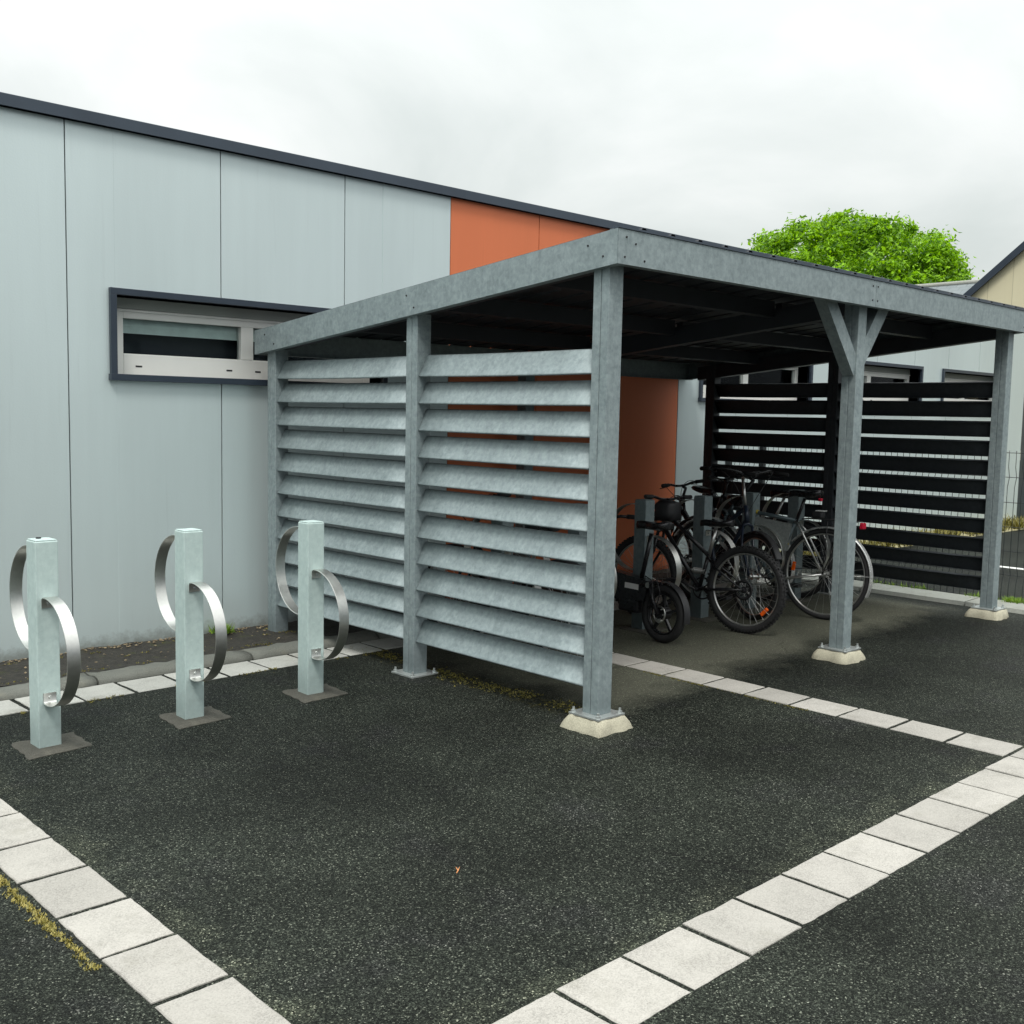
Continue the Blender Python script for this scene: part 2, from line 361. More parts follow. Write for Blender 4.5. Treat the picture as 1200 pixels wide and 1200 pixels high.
M['moss'] = leafmat('yellow_moss', (0.07, 0.07, 0.012), (0.26, 0.22, 0.04), 0.2, 5)
M['straw'] = leafmat('straw', (0.16, 0.15, 0.03), (0.50, 0.42, 0.13), 0.2, 9)
M['weed'] = leafmat('green_weed', (0.10, 0.22, 0.02), (0.28, 0.42, 0.05), 0.3, 5)

def slate():
    m, nt, b = newmat('slate_tiles'); o = tc(nt)
    br = nd(nt, 'ShaderNodeTexBrick', Scale=1.0); br.inputs['Brick Width'].default_value = 0.3; br.inputs['Row Height'].default_value = 0.2; br.inputs['Mortar Size'].default_value = 0.012
    br.inputs['Color1'].default_value = (0.16, 0.19, 0.205, 1); br.inputs['Color2'].default_value = (0.23, 0.26, 0.27, 1); br.inputs['Mortar'].default_value = (0.08, 0.09, 0.10, 1)
    mp = nt.nodes.new('ShaderNodeMapping'); mp.inputs['Rotation'].default_value = (0, 0, R(90)); L(nt, o, mp.inputs[0]); L(nt, mp.outputs[0], br.inputs[0])
    L(nt, mixc(nt, 0.5, br.outputs[0], mixc(nt, nz(nt, o, 3, 4), (0.13, 0.16, 0.175), (0.26, 0.28, 0.28))), b.inputs['Base Color']); b.inputs['Roughness'].default_value = 0.6; return m
M['slate'] = slate()
def boards():
    m, nt, b = newmat('cream_boards'); o = tc(nt)
    w = nd(nt, 'ShaderNodeTexWave', Scale=0.55); w.bands_direction = 'Y'; w.wave_profile = 'SAW'; L(nt, o, w.inputs[0])
    r = ramp(nt, [(0.0, (0.34, 0.30, 0.19)), (0.03, (0.70, 0.64, 0.44)), (1.0, (0.72, 0.66, 0.46))]); L(nt, w.outputs['Fac'], r.inputs[0])
    L(nt, mixc(nt, mth(nt, 'MULTIPLY', nz(nt, tc(nt, scale=(1, 1, .1)), 6), 0.25), r.outputs[0], (0.52, 0.45, 0.28)), b.inputs['Base Color']); b.inputs['Roughness'].default_value = 0.7; return m
M['boards'] = boards()

# ------------------------------------------------------------------ ground and paving
bm = B()
v = [bm.verts.new(p) for p in ((-150, -150, 0), (250, -150, 0), (250, 250, 0), (-150, 250, 0))]; bm.faces.new(v)
obj('ground', bm, M['asphalt'], kind='structure')

def slab(bm, x0, x1, y0, y1, z, gap=0.017, jit=0.003):
    g = gap/2
    j = lambda: random.uniform(-jit, jit)
    zz = z + random.uniform(-0.001, 0.002); c = 0.006
    tilt = random.uniform(-0.001, 0.001)
    P = [(x0+g+j(), y0+g+j()), (x1-g+j(), y0+g+j()), (x1-g+j(), y1-g+j()), (x0+g+j(), y1-g+j())]
    # outline subdivided and slightly chipped
    out = []
    for i in range(4):
        a, b = Vector(P[i]), Vector(P[(i+1) % 4]); n = 9
        for k in range(n):
            p = a.lerp(b, k/n)
            d = (b-a).normalized(); nn = Vector((-d.y, d.x))
            amt = abs(noise.noise(Vector((p.x*23, p.y*23, 1.7))))*0.006 + (0.012*max(0, noise.noise(Vector((p.x*9, p.y*9, 4.2)))-0.35))
            out.append(p+nn*amt)
    cx = sum((p.x for p in out))/len(out); cy = sum((p.y for p in out))/len(out)
    lo = [bm.verts.new((p.x, p.y, -0.01)) for p in out]
    md = [bm.verts.new((p.x, p.y, zz-0.003)) for p in out]
    hi = [bm.verts.new((p.x+(cx-p.x)*0.03, p.y+(cy-p.y)*0.03, zz+tilt*(p.x-cx)*10)) for p in out]
    n = len(out)
    for A, Bq in ((lo, md), (md, hi)):
        for k in range(n): bm.faces.new((A[k], A[(k+1) % n], Bq[(k+1) % n], Bq[k]))
    bm.faces.new(hi)

# strip running away from the camera on the left
bm = B(); y = 1.963
while y < 5.6:
    y1 = min(y+0.328, 5.64)
    slab(bm, 1.219, 1.471, y, y1, 0.005, 0.019); y = y1
obj('left_paving_strip', bm, M['slab'], kind='structure')
# strip across the foreground, parallel to the building
bm = B(); x = 1.219-0.287*4
while x < 14:
    slab(bm, x, x+0.2878, 1.681, 1.960, 0.005); x += 0.2878
obj('front_paving_strip', bm, M['slab'], kind='structure')
# strip running under the shelter
bm = B(); y = 1.963
while y < 5.6:
    slab(bm, 5.216, 5.477, y, y+0.2965, 0.005); y += 0.2965
obj('middle_paving_strip', bm, M['slab'], kind='structure')
# weathered strip along the wall
bm = B(); x = 2.017-0.288*12
while x < 9.1:
    slab(bm, x, x+0.288, 5.665, 5.965, 0.005, 0.020, 0.004); x += 0.288
obj('wall_paving_strip', bm, M['slab_old'], kind='structure')
# rounded gutter kerb
bm = B(); prof = [(5.972, -0.01), (5.975, 0.016), (6.0, 0.034), (6.04, 0.040), (6.10, 0.036), (6.16, 0.03), (6.20, 0.016), (6.215, -0.01)]
x = -1.5; prev = None
while x < 9.2:
    for xa, xb in ((x+0.006, x+0.994),):
        n = 14; rows = []
        for i in range(n+1):
            xx = xa+(xb-xa)*i/n
            rows.append([bm.verts.new((xx, py+noise.noise(Vector((xx*6, py*6, 0)))*0.008, pz+(noise.noise(Vector((xx*14, py*16, 3)))*0.012 if pz > 0 else 0))) for py, pz in prof])
        for i in range(n):
            for k in range(len(prof)-1): bm.faces.new((rows[i][k], rows[i+1][k], rows[i+1][k+1], rows[i][k+1])).smooth = True
        bm.faces.new(rows[0]); bm.faces.new(rows[-1][::-1])
    x += 1.0
obj('gutter', bm, M['gutter'], kind='structure')
# damp soil strip between gutter and wall
bm = B(); nx, ny = 260, 10; g = []
for i in range(nx+1):
    row = []
    for j in range(ny+1):
        xx = -1.5+10.7*i/nx; yy = 6.216+(6.80-6.216)*j/ny
        z = 0.012+0.014*noise.noise(Vector((xx*5, yy*7, 2)))+0.008*noise.noise(Vector((xx*22, yy*22, 5)))+(0.012*(j/ny)**3)
        row.append(bm.verts.new((xx, yy, z)))
    g.append(row)
for i in range(nx):
    for j in range(ny): bm.faces.new((g[i][j], g[i+1][j], g[i+1][j+1], g[i][j+1])).smooth = True
obj('soil', bm, M['soil'], kind='structure')
# kerb under the wire fence, verge along the wall beyond it, white bay line
bm = B()
y = -4.0
while y < 6.7:
    y1 = min(y+0.98, 6.79)
    hexa(bm, [(9.30, y+.006, -.01), (9.62, y+.006, -.01), (9.62, y1, -.01), (9.30, y1, -.01), (9.32, y+.006, .035), (9.62, y+.006, .045), (9.62, y1, .045), (9.32, y1, .035)]); y += 0.99
obj('kerb', bm, M['kerb'], kind='structure')
bm = B(); hexa(bm, [(9.64, 6.35, -.01), (24, 6.15, -.01), (24, 6.80, -.01), (9.64, 6.80, -.01), (9.64, 6.38, .02), (24, 6.18, .02), (24, 6.80, .05), (9.64, 6.80, .05)])
obj('verge', bm, M['verge'], kind='structure')
bm = B(); box(bm, 12.14, 12.25, -3, 5.2, -0.002, 0.004)
obj('bay_line', bm, M['paint'], kind='structure')

# moss, weeds
def tufts(name, pts, mat, h=(0.01, 0.03), w=0.004, **k):
    bm = B()
    for (x, y, z, s) in pts:
        for _ in range(6):
            a = random.uniform(0, 6.28); hh = random.uniform(*h)*s; ww = w*random.uniform(.7, 1.6)*s
            dx, dy = math.cos(a), math.sin(a); ox, oy = random.gauss(0, .008*s), random.gauss(0, .008*s); le = random.uniform(.3, 1.2)*hh
            p0 = Vector((x+ox-dy*ww, y+oy+dx*ww, z)); p1 = Vector((x+ox+dy*ww, y+oy-dx*ww, z)); p2 = Vector((x+ox+dx*le, y+oy+dy*le, z+hh))
            bm.faces.new([bm.verts.new(p) for p in (p0, p1, p2)])
    return obj(name, bm, mat, kind='stuff', **k)
pts = []
for i in range(900):
    y = random.uniform(3.75, 5.9)
    if noise.noise(Vector((y*3, 0, 0))) < -0.15: continue
    pts.append((4.22+random.gauss(0, .045)+0.03*math.sin(y*5), y, 0.0, random.uniform(.3, .8)))
tufts('moss', pts, M['moss'], (0.004, 0.014), label='yellow moss growing on the asphalt under the louvred side', cat='moss')
pts = []
for i in range(800):
    y = random.uniform(2.9, 4.05); dn = noise.noise(Vector((y*5, 3, 0)))+.35*noise.noise(Vector((y*19, 1, 0)))
    if dn < 0.0+random.uniform(-.25, .25): continue
    pts.append((1.205-abs(random.gauss(0, .012+.02*max(0, dn))), y, 0.0, random.uniform(.3, .8)))
tufts('dry_grass', pts, M['straw'], (0.004, 0.017), label='yellow dry grass along the outer edge of the left slabs', cat='grass')
pts = []
for i in range(700):
    x = random.uniform(1.7, 4.2); y = random.choice((5.655, 5.655, 6.25, 6.7, 6.5))
    if noise.noise(Vector((x*4, y*3, 0))) < 0.0: continue
    pts.append((x, y+random.gauss(0, .02), 0.004 if y < 6 else 0.02, random.uniform(.3, .8)))
for i in range(160):
    y = random.choice((3.4, 3.75, 3.1, 3.9, 4.05))+random.gauss(0, .06); pts.append((5.208+random.gauss(0, .005), y, 0, random.uniform(.3, .6)))
tufts('green_moss', pts, M['moss'], (0.004, 0.016), label='green moss in the joints beside the weathered slabs', cat='moss')
pts = []
for i in range(900):
    y = random.uniform(1.5, 6.7)
    if noise.noise(Vector((y*3.2, 8, 0))) < 0.02: continue
    pts.append((9.66+random.gauss(0, .03), y, 0.0, random.uniform(.6, 2.0)))
for (cx, cy) in ((9.62, 3.62), (9.60, 5.3), (3.70, 6.74)):
    for i in range(60): pts.append((cx+random.gauss(0, .03), cy+random.gauss(0, .04), 0.03, 1.3))
tufts('weeds', pts, M['weed'], (0.015, 0.05), label='green weeds growing along the foot of the wire fence', cat='weeds')
pts = [(random.uniform(9.8, 22), random.uniform(6.2, 6.7), 0.03, random.uniform(1, 3)) for _ in range(900)]
tufts('verge_grass', pts, M['moss'], (0.02, 0.06), label='pale yellow grass on the verge below the far windows', cat='grass')

# litter at the foot of the wall and on the soil
bm = B()
for i in range(330):
    x = random.uniform(1.5, 4.1); y = 6.79-abs(random.gauss(0, .035)) if random.random() < .75 else random.uniform(6.22, 6.75)
    s_ = random.uniform(.003, .009); z = .028+.01*noise.noise(Vector((x*5, y*7, 2)))
    m = Matrix.Translation((x, y, z)) @ Matrix.Rotation(random.uniform(0, 3), 4, 'Z') @ Matrix.Rotation(random.uniform(-.5, .5), 4, 'X')
    box(bm, -s_, s_, -s_*.6, s_*.6, -s_*.25, s_*.25, M=m)
obj('litter', bm, plain('leaf_litter', (0.24, 0.19, 0.12), .9, 0, .6, 30), kind='stuff', label='pale grit and leaf litter on the dark soil at the foot of the wall', cat='litter')
# a few fallen bits
def twig(x, y, a, s, mat, label):
    bm = B(); d = Vector((math.cos(a), math.sin(a), 0)); e = Vector((math.cos(a+.7), math.sin(a+.7), 0))
    p = Vector((x, y, .003)); sweep(bm, [p-d*.02*s, p, p+d*.022*s+Vector((0, 0, .004))], [.0015, .0022, .001], 5); sweep(bm, [p, p+e*.018*s+Vector((0, 0, .006))], [.0022, .001], 5)
    obj('twig', bm, mat, label=label, cat='twig')
twig(2.40, 2.72, 0.6, 1.0, plain('orange_bud', (0.62, 0.26, 0.10), .8), 'small forked orange bud scale lying on the open asphalt')
def leafbit(x, y, a, s, mat, label, z=.004):
    bm = B(); n = 8; c = []
    for k in range(n):
        t = 2*math.pi*k/n; u = math.cos(t)*.014*s; w = math.sin(t)*.007*s
        c.append(bm.verts.new((x+u*math.cos(a)-w*math.sin(a), y+u*math.sin(a)+w*math.cos(a), z+.003*math.cos(2*t))))
    bm.faces.new(c); bmesh.ops.solidify(bm, geom=bm.faces[:], thickness=0.0008)
    obj('fallen_leaf', bm, mat, label=label, cat='leaf')
0 and leafbit(2.42, 1.79, .3, .9, M['yellow'], 'yellow leaf caught in a joint of the front slabs', .013)

# ------------------------------------------------------------------ main building
YW = 6.80
bld = empty('clad_building', (0, 0, 0), label='long flat-roofed building with pale grey and orange cladding panels', cat='building')
XL, XR = -6.0, 24.0
# window openings on the wall: (x0, x1)
WZ0, WZ1 = 1.80, 2.305
WIN = [(2.995, 5.12), (9.29, 11.42), (12.11, 14.28), (14.99, 17.12)]
DOOR = (17.95, 18.95)
bm = B()
# inner shell behind the cladding, cut round the openings
ops = [(a, b, WZ0, WZ1) for a, b in WIN] + [(DOOR[0], DOOR[1], 0.0, 2.1)]
xs = sorted([XL, XR] + [q for a, b, _, _ in ops for q in (a, b)])
def holes(bm, x0, x1, y0, y1, z0, z1, bev=0.0, mi=0):
    """box x0..x1 minus the openings"""
    cut = sorted({x0, x1} | {q for a, b, _, _ in ops for q in (a, b) if x0 < q < x1})
    for a, b in zip(cut, cut[1:]):
        mid = (a+b)/2; zz = [(z0, z1)]
        for (oa, ob, oz0, oz1) in ops:
            if oa <= mid <= ob:
                zz = [(z0, max(z0, oz0)), (oz1, z1)]
        for p, q in zz:
            if q-p > 0.001: box(bm, a, b, y0, y1, p, q, bev, mi)
holes(bm, XL, XR, YW+0.02, YW+0.30, 0.0, 3.33)
obj('wall', bm, M['trim'], bld)
bm = B(); box(bm, XL, XR, 7.105, 14.0, 0, 3.33); obj('rear_volume', bm, M['panel'], bld)
# cladding panels
seams = [2.690-1.04*k for k in range(8, 0, -1)] + [2.690, 3.743, 4.768, 5.807, 6.832, 7.866, 8.900]
x = 8.9
while x < XR-1.1: x += 1.04; seams.append(x)
seams = [XL] + [s for s in seams if s > XL+.2] + [XR]
bg = B(); bo = B(); bg2 = B()
for a, b in zip(seams, seams[1:]):
    tgt = bo if 5.7 < a < 8.85 else bg if a < 6 else bg2
    cutx = sorted({a+.004, b-.004} | {q for oa, ob, _, _ in ops for q in (oa, ob) if a+.02 < q < b-.02})
    for p, q in zip(cutx, cutx[1:]):
        mid = (p+q)/2; zz = [(0.012, 3.335)]
        for (oa, ob, oz0, oz1) in ops:
            if oa <= mid <= ob: zz = [(0.012, oz0), (oz1, 3.335)] if oz0 > .02 else [(oz1, 3.335)]
        for z0, z1 in zz: box(tgt, p, q, YW+random.uniform(-.0015, .0015), YW+0.018, z0, z1)
obj('grey_cladding', bg, M['panel'], bld); obj('grey_cladding', bg2, M['panel'], bld)
obj('orange_cladding', bo, M['panel_orange'], bld, label='orange panels behind the bicycle shelter')
bm = B(); box(bm, XL, XR, YW-0.045, YW+0.20, 3.345, 3.408, 0.004); box(bm, XL, XR, YW-0.050, YW-0.046, 3.335, 3.35); obj('coping', bm, M['coping'], bld)
bm = B(); box(bm, XL, XR, YW+0.21, 14.0, 3.335, 3.37); obj('flat_roof', bm, M['roof'], bld)

def window(x0, x1, full=True):
    w = B(); t = 0.042
    # dark metal surround, 3 cm proud
    for (a, b, c, d) in ((x0-t, x1+t, WZ1, WZ1+t), (x0-t, x0, WZ0, WZ1), (x1, x1+t, WZ0, WZ1)):
        box(w, a, b, YW-0.028, YW+0.15, c, d, 0.002)
    box(w, x0-t-.008, x1+t+.008, YW-0.045, YW+0.15, WZ0-t, WZ0, 0.002)
    s = obj('window', w, M['trim'], bld)
    f = B(); y0, y1 = YW+0.15, YW+0.205
    top = 2.235
    box(f, x0+.001, x0+0.118, y0, y1, WZ0+.002, top, 0.004); box(f, x1-0.065, x1-.001, y0, y1, WZ0+.002, top, 0.004)
    box(f, x0+0.118, x1-0.065, y0, y1, WZ0+.002, WZ0+0.142, 0.004); box(f, x0+0.118, x1-0.065, y0, y1, top-0.062, top, 0.004)
    n = 2; wd = (x1-x0-0.13); mull = []
    for k in range(1, n+0):
        xm = x0+0.065+wd*k/n; mull.append(xm)
    if full: mull = [x0+0.985]
    for xm in mull: box(f, xm, xm+0.10, y0-.002, y1, WZ0+0.142, top-0.062, 0.003)
    box(f, x0+.001, x1-.001, y0-0.010, y0, top-0.018, top-.004, 0.002)
    obj('window_frame', f, M['pvc'], s)
    for q in (x0+0.20, x0+0.87, x0+1.10, x0+1.85):
        h = B(); box(h, q, q+0.045, y0-0.0015, y0+.004, WZ0+0.055, WZ0+0.066); obj('drain_slot', h, M['hole'], s)
    bx = B(); box(bx, x0+.001, x1-.001, y0-.004, y1, top+.001, WZ1-.001); obj('shutter_box', bx, M['pvc_grey'], s)
    g = B(); box(g, x0+0.10, x1-0.06, y0+.030, y0+.034, WZ0+0.13, top-0.055); obj('pane', g, M['glass'], s)
    r = B(); box(r, x0+0.02, x1-0.02, YW+0.29, YW+0.296, WZ0+.01, top-.01); box(r, x0+.02, x0+0.03, y1, YW+.29, WZ0+.01, top-.01); obj('dark_room', r, M['room'], s)
    bl = B(); nsl = 4
    for k in range(nsl):
        z = top-0.062-0.022*k
        hexa(bl, [(x0+0.07, y0+.055, z-.028), (x1-0.07, y0+.055, z-.028), (x1-0.07, y0+.062, z-.028), (x0+0.07, y0+.062, z-.028), (x0+0.07, y0+.06, z-.001), (x1-0.07, y0+.06, z-.001), (x1-0.07, y0+.068, z-.001), (x0+0.07, y0+.068, z-.001)])
    if full is not None: obj('blind', bl, M['blind'], s)
    else: bl.free()
    return s
for i, (a, b) in enumerate(WIN): window(a, b)
d = B(); box(d, DOOR[0]+.02, DOOR[1]-.02, YW+.08, YW+.12, 0.02, 2.08, .003); dr = obj('door', d, M['shade'], bld)
d = B(); box(d, DOOR[0]+.06, DOOR[0]+.10, YW+.03, YW+.05, 1.0, 1.16, .003); box(d, DOOR[0]+.07, DOOR[0]+.09, YW+.05, YW+.08, 1.02, 1.05); box(d, DOOR[0]+.07, DOOR[0]+.09, YW+.05, YW+.08, 1.11, 1.14); obj('handle', d, M['alu'], dr)

# ------------------------------------------------------------------ bicycle shelter
sh = empty('bicycle_shelter', (4.02, 3.5, 0), label='galvanised steel bicycle shelter with louvred sides and mono-pitch roof', cat='bicycle shelter')
OFFS = Vector((4.02, 3.5, 0))
def sobj(name, bm, mat, parent=None, **k):
    p = parent or sh
    o = obj(name, bm, mat, p, **k)
    if parent is None: o.location = -OFFS
    return o
PS = 0.1045
YF, YB = 3.433, 6.773          # fascia planes front / back
XA, XE = 3.985, 9.034
ZBF, ZBB = 2.3265, 1.974       # bottom of fascia front / back
FH = 0.1665
def zb(y): return ZBF+(ZBB-ZBF)*(y-YF)/(YB-YF)
X1, X4, X5 = 4.0247, 6.474, 8.890
Y1, Y2, Y3, Y6 = 3.5136, 4.9985, 6.560, 6.345
def post(x, y, foot=True, plate=True, mat='galv'):
    z0 = 0.07 if foot else 0.0
    g = 0.0016
    bm = B(); zt0 = zb(y)+0.10; zt1 = zb(y+PS)+0.10
    # two C sections back to back: a hairline groove down the -X and +X faces
    for ya, yb_ in ((y, y+PS/2-g), (y+PS/2+g, y+PS)):
        vs = box(bm, x, x+PS, ya, yb_, z0+0.008, 1.0, 0.0035)
        for v in vs:
            if v.co.z > 0.9: v.co.z = v.co.z-1.0+zb(v.co.y)+0.10
    box(bm, x+.006, x+PS-.006, y+PS/2-g*1.5, y+PS/2+g*1.5, z0+.01, zt1-.01, mi=0)
    p = sobj('post', bm, M[mat])
    if plate:
        pb = B(); box(pb, x-.05, x+PS+.05, y-.05, y+PS+.05, z0, z0+.010, .001)
        for dx in (-.032, PS+.032):
            for dy in (-.032, PS+.032):
                cyl_z(pb, x+dx, y+dy, .013, z0+.010, z0+.021, 6); cyl_z(pb, x+dx, y+dy, .0065, z0+.021, z0+.036, 8)
        obj('base_plate', pb, M['bolt'], p)
    if foot:
        f = B(); cx, cy = x+PS/2, y+PS/2; rows = []
        for hgt, hw in ((-0.01, 0.137), (0.010, 0.134), (0.036, 0.124), (0.060, 0.111), (0.0695, 0.098)):
            row = []
            for i in range(4):
                c0 = [(-1, -1), (1, -1), (1, 1), (-1, 1)][i]; c1 = [(1, -1), (1, 1), (-1, 1), (-1, -1)][i]
                for k in range(8):
                    t = k/8; px = c0[0]+(c1[0]-c0[0])*t; py = c0[1]+(c1[1]-c0[1])*t
                    nn = 1+0.16*noise.noise(Vector((x*3+px*2.2, y*3+py*2.2, hgt*9)))+.07*noise.noise(Vector((px*5+x, py*5, hgt*30)))
                    q = 0.94 if k == 0 else 1.0
                    row.append(f.verts.new((cx+px*hw*nn*q, cy+py*hw*nn*q, hgt+(0.004*noise.noise(Vector((px*5+x, py*5, 2))) if hgt > 0 else 0))))
            rows.append(row)
        n = 32
        for a, b_ in zip(rows, rows[1:]):
            for k in range(n): f.faces.new((a[k], a[(k+1) % n], b_[(k+1) % n], b_[k])).smooth = True
        f.faces.new(rows[-1])
        sobj('concrete_footing', f, M['foot'])
    return p
post(X1, Y1); post(X4, Y1); post(X5, Y1)
post(X1, Y2, False); post(X1, Y3, False, False)
post(X5, Y2, False, mat='galv_deep_shade'); post(X5, Y6, False, mat='galv_deep_shade'); post(X4, Y3, False, mat='galv_shaded')

def louvre(x, y0, y1, out, mat='galv'):
    """out=-1: slats shed water towards -X, +1 towards +X"""
    bm = B()
    if out < 0: xi, xo = x+.090, x+.012
    else: xi, xo = x+PS-.090, x+PS-.012
    for k in range(11):
        zb_ = 1.8055-0.1597*k
        jit = random.uniform(-.0015, .0015)
        # profile (x, z): inner lip, rounded shoulder, flat, small return at the bottom
        s = -1 if out < 0 else 1
        L_ = [(xi-s*.010, zb_+.112), (xi-s*.004, zb_+.123), (xi+s*.004, zb_+.128), (xi+s*.013, zb_+.122), (xi+s*.024, zb_+.104), (xi+s*.045, zb_+.062), (xo-s*.006, zb_+.008), (xo, zb_+.002), (xo-s*.004, zb_-.003), (xo-s*.016, zb_-.001)]
        th = .0022; rows = []
        n = 6
        for i in range(n+1):
            yy = y0+.002+(y1-y0-.004)*i/n; sag = -0.004*math.sin(math.pi*i/n)*(1 if k == 0 else .25)
            row = []
            for (px, pz) in L_: row.append(bm.verts.new((px, yy, pz+sag+jit)))
            for (px, pz) in L_[::-1]: row.append(bm.verts.new((px-s*th, yy, pz+sag+jit-th*.6)))
            rows.append(row)
        m = len(rows[0])
        for a, b_ in zip(rows, rows[1:]):
            for q in range(m):
                f = bm.faces.new((a[q], a[(q+1) % m], b_[(q+1) % m], b_[q])); f.smooth = True
        bm.faces.new(rows[0]); bm.faces.new(rows[-1][::-1])
    sobj('louvre_panel', bm, M[mat])
louvre(X1, Y1+PS, Y2, -1); louvre(X1, Y2+PS, Y3, -1)
louvre(X5, Y1+PS, Y2, 1, 'galv_deep_shade'); louvre(X5, Y2+PS, Y6, 1, 'galv_deep_shade')

# fascia: four C-section boards, the side ones slope
def fascia(name, a, b, za, zb2, nrm, bolts=()):
    bm = B(); a = Vector(a); b = Vector(b); nrm = Vector(nrm); t = .004
    def plate(off0, off1, z0, z1):
        p = []
        for zo in (z0, z1):
            for P, zz in ((a, za), (b, zb2)):
                pass
        pts = [(a, za, off0, z0), (b, zb2, off0, z0), (b, zb2, off1, z0), (a, za, off1, z0), (a, za, off0, z1), (b, zb2, off0, z1), (b, zb2, off1, z1), (a, za, off1, z1)]
        hexa(bm, [(q.x-nrm.x*o_, q.y-nrm.y*o_, zz+h) for q, zz, o_, h in pts])
    plate(0, t, 0, FH); plate(t, .055, 0, t); plate(t, .055, FH-t, FH)
    o = sobj(name, bm, M['galv'])
    d = (b-a); ln = d.length; d.normalize()
    for s, z in bolts:
        h = B(); f = s/ln; c = a.lerp(b, f); zz = za+(zb2-za)*f+z
        mm = Matrix.Translation((c.x+nrm.x*.002, c.y+nrm.y*.002, zz)) @ nrm.to_track_quat('Z', 'Y').to_matrix().to_4x4()
        bmesh.ops.create_cone(h, cap_ends=True, segments=10, radius1=.0065, radius2=.004, depth=.005, matrix=mm)
        obj('rivet', h, M['hole'], o)
    return o
fascia('front_fascia', (XA+.003, YF, 0), (6.53, YF, 0), ZBF, ZBF, (0, -1, 0), [(.06, .13), (.13, .105), (.05, .035), (.20, .03), (2.50, .13), (2.50, .04)])
fascia('front_fascia', (6.533, YF, 0), (XE-.003, YF, 0), ZBF, ZBF, (0, -1, 0), [(.02, .13), (.02, .04), (2.44, .13), (2.44, .04)])
fascia('side_fascia', (XA, YF+.003, 0), (XA, YB-.003, 0), zb(YF+.003), zb(YB-.003), (-1, 0, 0), [(.09, .05), (.19, .12), (1.55, .04), (1.62, .12), (3.08, .04), (3.2, .12)])
fascia('side_fascia', (XE, YF+.003, 0), (XE, YB-.003, 0), zb(YF+.003), zb(YB-.003), (1, 0, 0))
fascia('rear_fascia', (XA+.003, YB, 0), (XE-.003, YB, 0), ZBB, ZBB, (0, 1, 0))
# corner covers
bm = B()
for cx, s in ((XA, 1), (XE, -1)):
    pass
bm.free()
# ribbed roof sheet
bm = B(); x = XA+.002; P = []
while x < XE-.01:
    P += [(x, 0), (x+.16, 0), (x+.175, .022), (x+.20, .022), (x+.215, 0)]; x += .23
P = [p for p in P if p[0] < XE-.002] + [(XE-.002, 0)]
def zr(y): return zb(y)+FH-.012
r0 = []; r1 = []
ya, yb_ = YF-.004, YB+.012
for px, pz in P:
    r0.append([bm.verts.new((px, y, zr(y)+pz*.0+.0135+pz*.9)) for y in (ya, yb_)]); r1.append([bm.verts.new((px, y, zr(y)+.0125+pz*.9)) for y in (ya, yb_)])
for i in range(len(P)-1):
    bm.faces.new((r0[i][0], r0[i+1][0], r0[i+1][1], r0[i][1])); bm.faces.new((r1[i][0], r1[i][1], r1[i+1][1], r1[i+1][0]))
    bm.faces.new((r0[i][0], r1[i][0], r1[i+1][0], r0[i+1][0])); bm.faces.new((r0[i][1], r0[i+1][1], r1[i+1][1], r1[i][1]))
bm.faces.new((r0[0][0], r0[0][1], r1[0][1], r1[0][0])); bm.faces.new((r0[-1][0], r1[-1][0], r1[-1][1], r0[-1][1]))
sobj('roof_sheet', bm, M['roof'])
# thin dark edge trim on the roof rim
bm = B()
hexa(bm, [(XA, YF-.006, ZBF+FH+.002), (XE+.004, YF-.006, ZBF+FH+.002), (XE+.004, YF+.03, ZBF+FH-.001), (XA, YF+.03, ZBF+FH-.001), (XA, YF-.006, ZBF+FH+.011), (XE+.004, YF-.006, ZBF+FH+.011), (XE+.004, YF+.03, ZBF+FH+.010), (XA, YF+.03, ZBF+FH+.010)])
sobj('roof_edge', bm, M['coping'])
# rafters and purlins, the shade under the roof put into their colour
def rafter(x0, x1, y0, y1, h0, h1):
    bm = B(); hexa(bm, [(x0, y0, zb(y0)+h0), (x1, y0, zb(y0)+h0), (x1, y1, zb(y1)+h0), (x0, y1, zb(y1)+h0), (x0, y0, zb(y0)+h1), (x1, y0, zb(y0)+h1), (x1, y1, zb(y1)+h1), (x0, y1, zb(y1)+h1)])
    sobj('rafter', bm, M['roof'])
rafter(X4+.01, X4+PS-.01, Y1+PS+.002, Y3-.002, -.03, .10)
rafter(X1+.03, X1+PS-.005, Y1+PS+.002, Y3-.002, .01, .10)
rafter(X5+.005, X5+PS-.01, Y1+PS+.002, Y3-.002, -.03, .10)
for y in (4.15, 5.0, 5.85):
    for xa, xb in ((X1+PS+.002, X4+.008), (X4+PS-.008, X5+.002)):
        bm = B(); hexa(bm, [(xa, y, zb(y)+.045), (xb, y, zb(y)+.045), (xb, y+.05, zb(y+.05)+.045), (xa, y+.05, zb(y+.05)+.045), (xa, y, zb(y)+.15), (xb, y, zb(y)+.15), (xb, y+.05, zb(y+.05)+.15), (xa, y+.05, zb(y+.05)+.15)])
        sobj('purlin', bm, M['roof'])
# diagonal braces on the middle front post
def brace(p0, p1, w, axis):
    bm = B(); p0 = Vector(p0); p1 = Vector(p1); d = (p1-p0).normalized(); ax = Vector(axis); s = d.cross(ax).normalized()*w/2; a = ax*.04
    hexa(bm, [p0-s-a, p0+s-a, p0+s+a, p0-s+a, p1-s-a, p1+s-a, p1+s+a, p1-s+a])
    sobj('brace', bm, M['galv'])
brace((6.500, Y1+.052, 1.920), (6.094, Y1+.052, 2.396), .103, (0, 1, 0))
brace((6.545, Y1+.052, 1.986), (6.870, Y1+.052, 2.396), .110, (0, 1, 0))

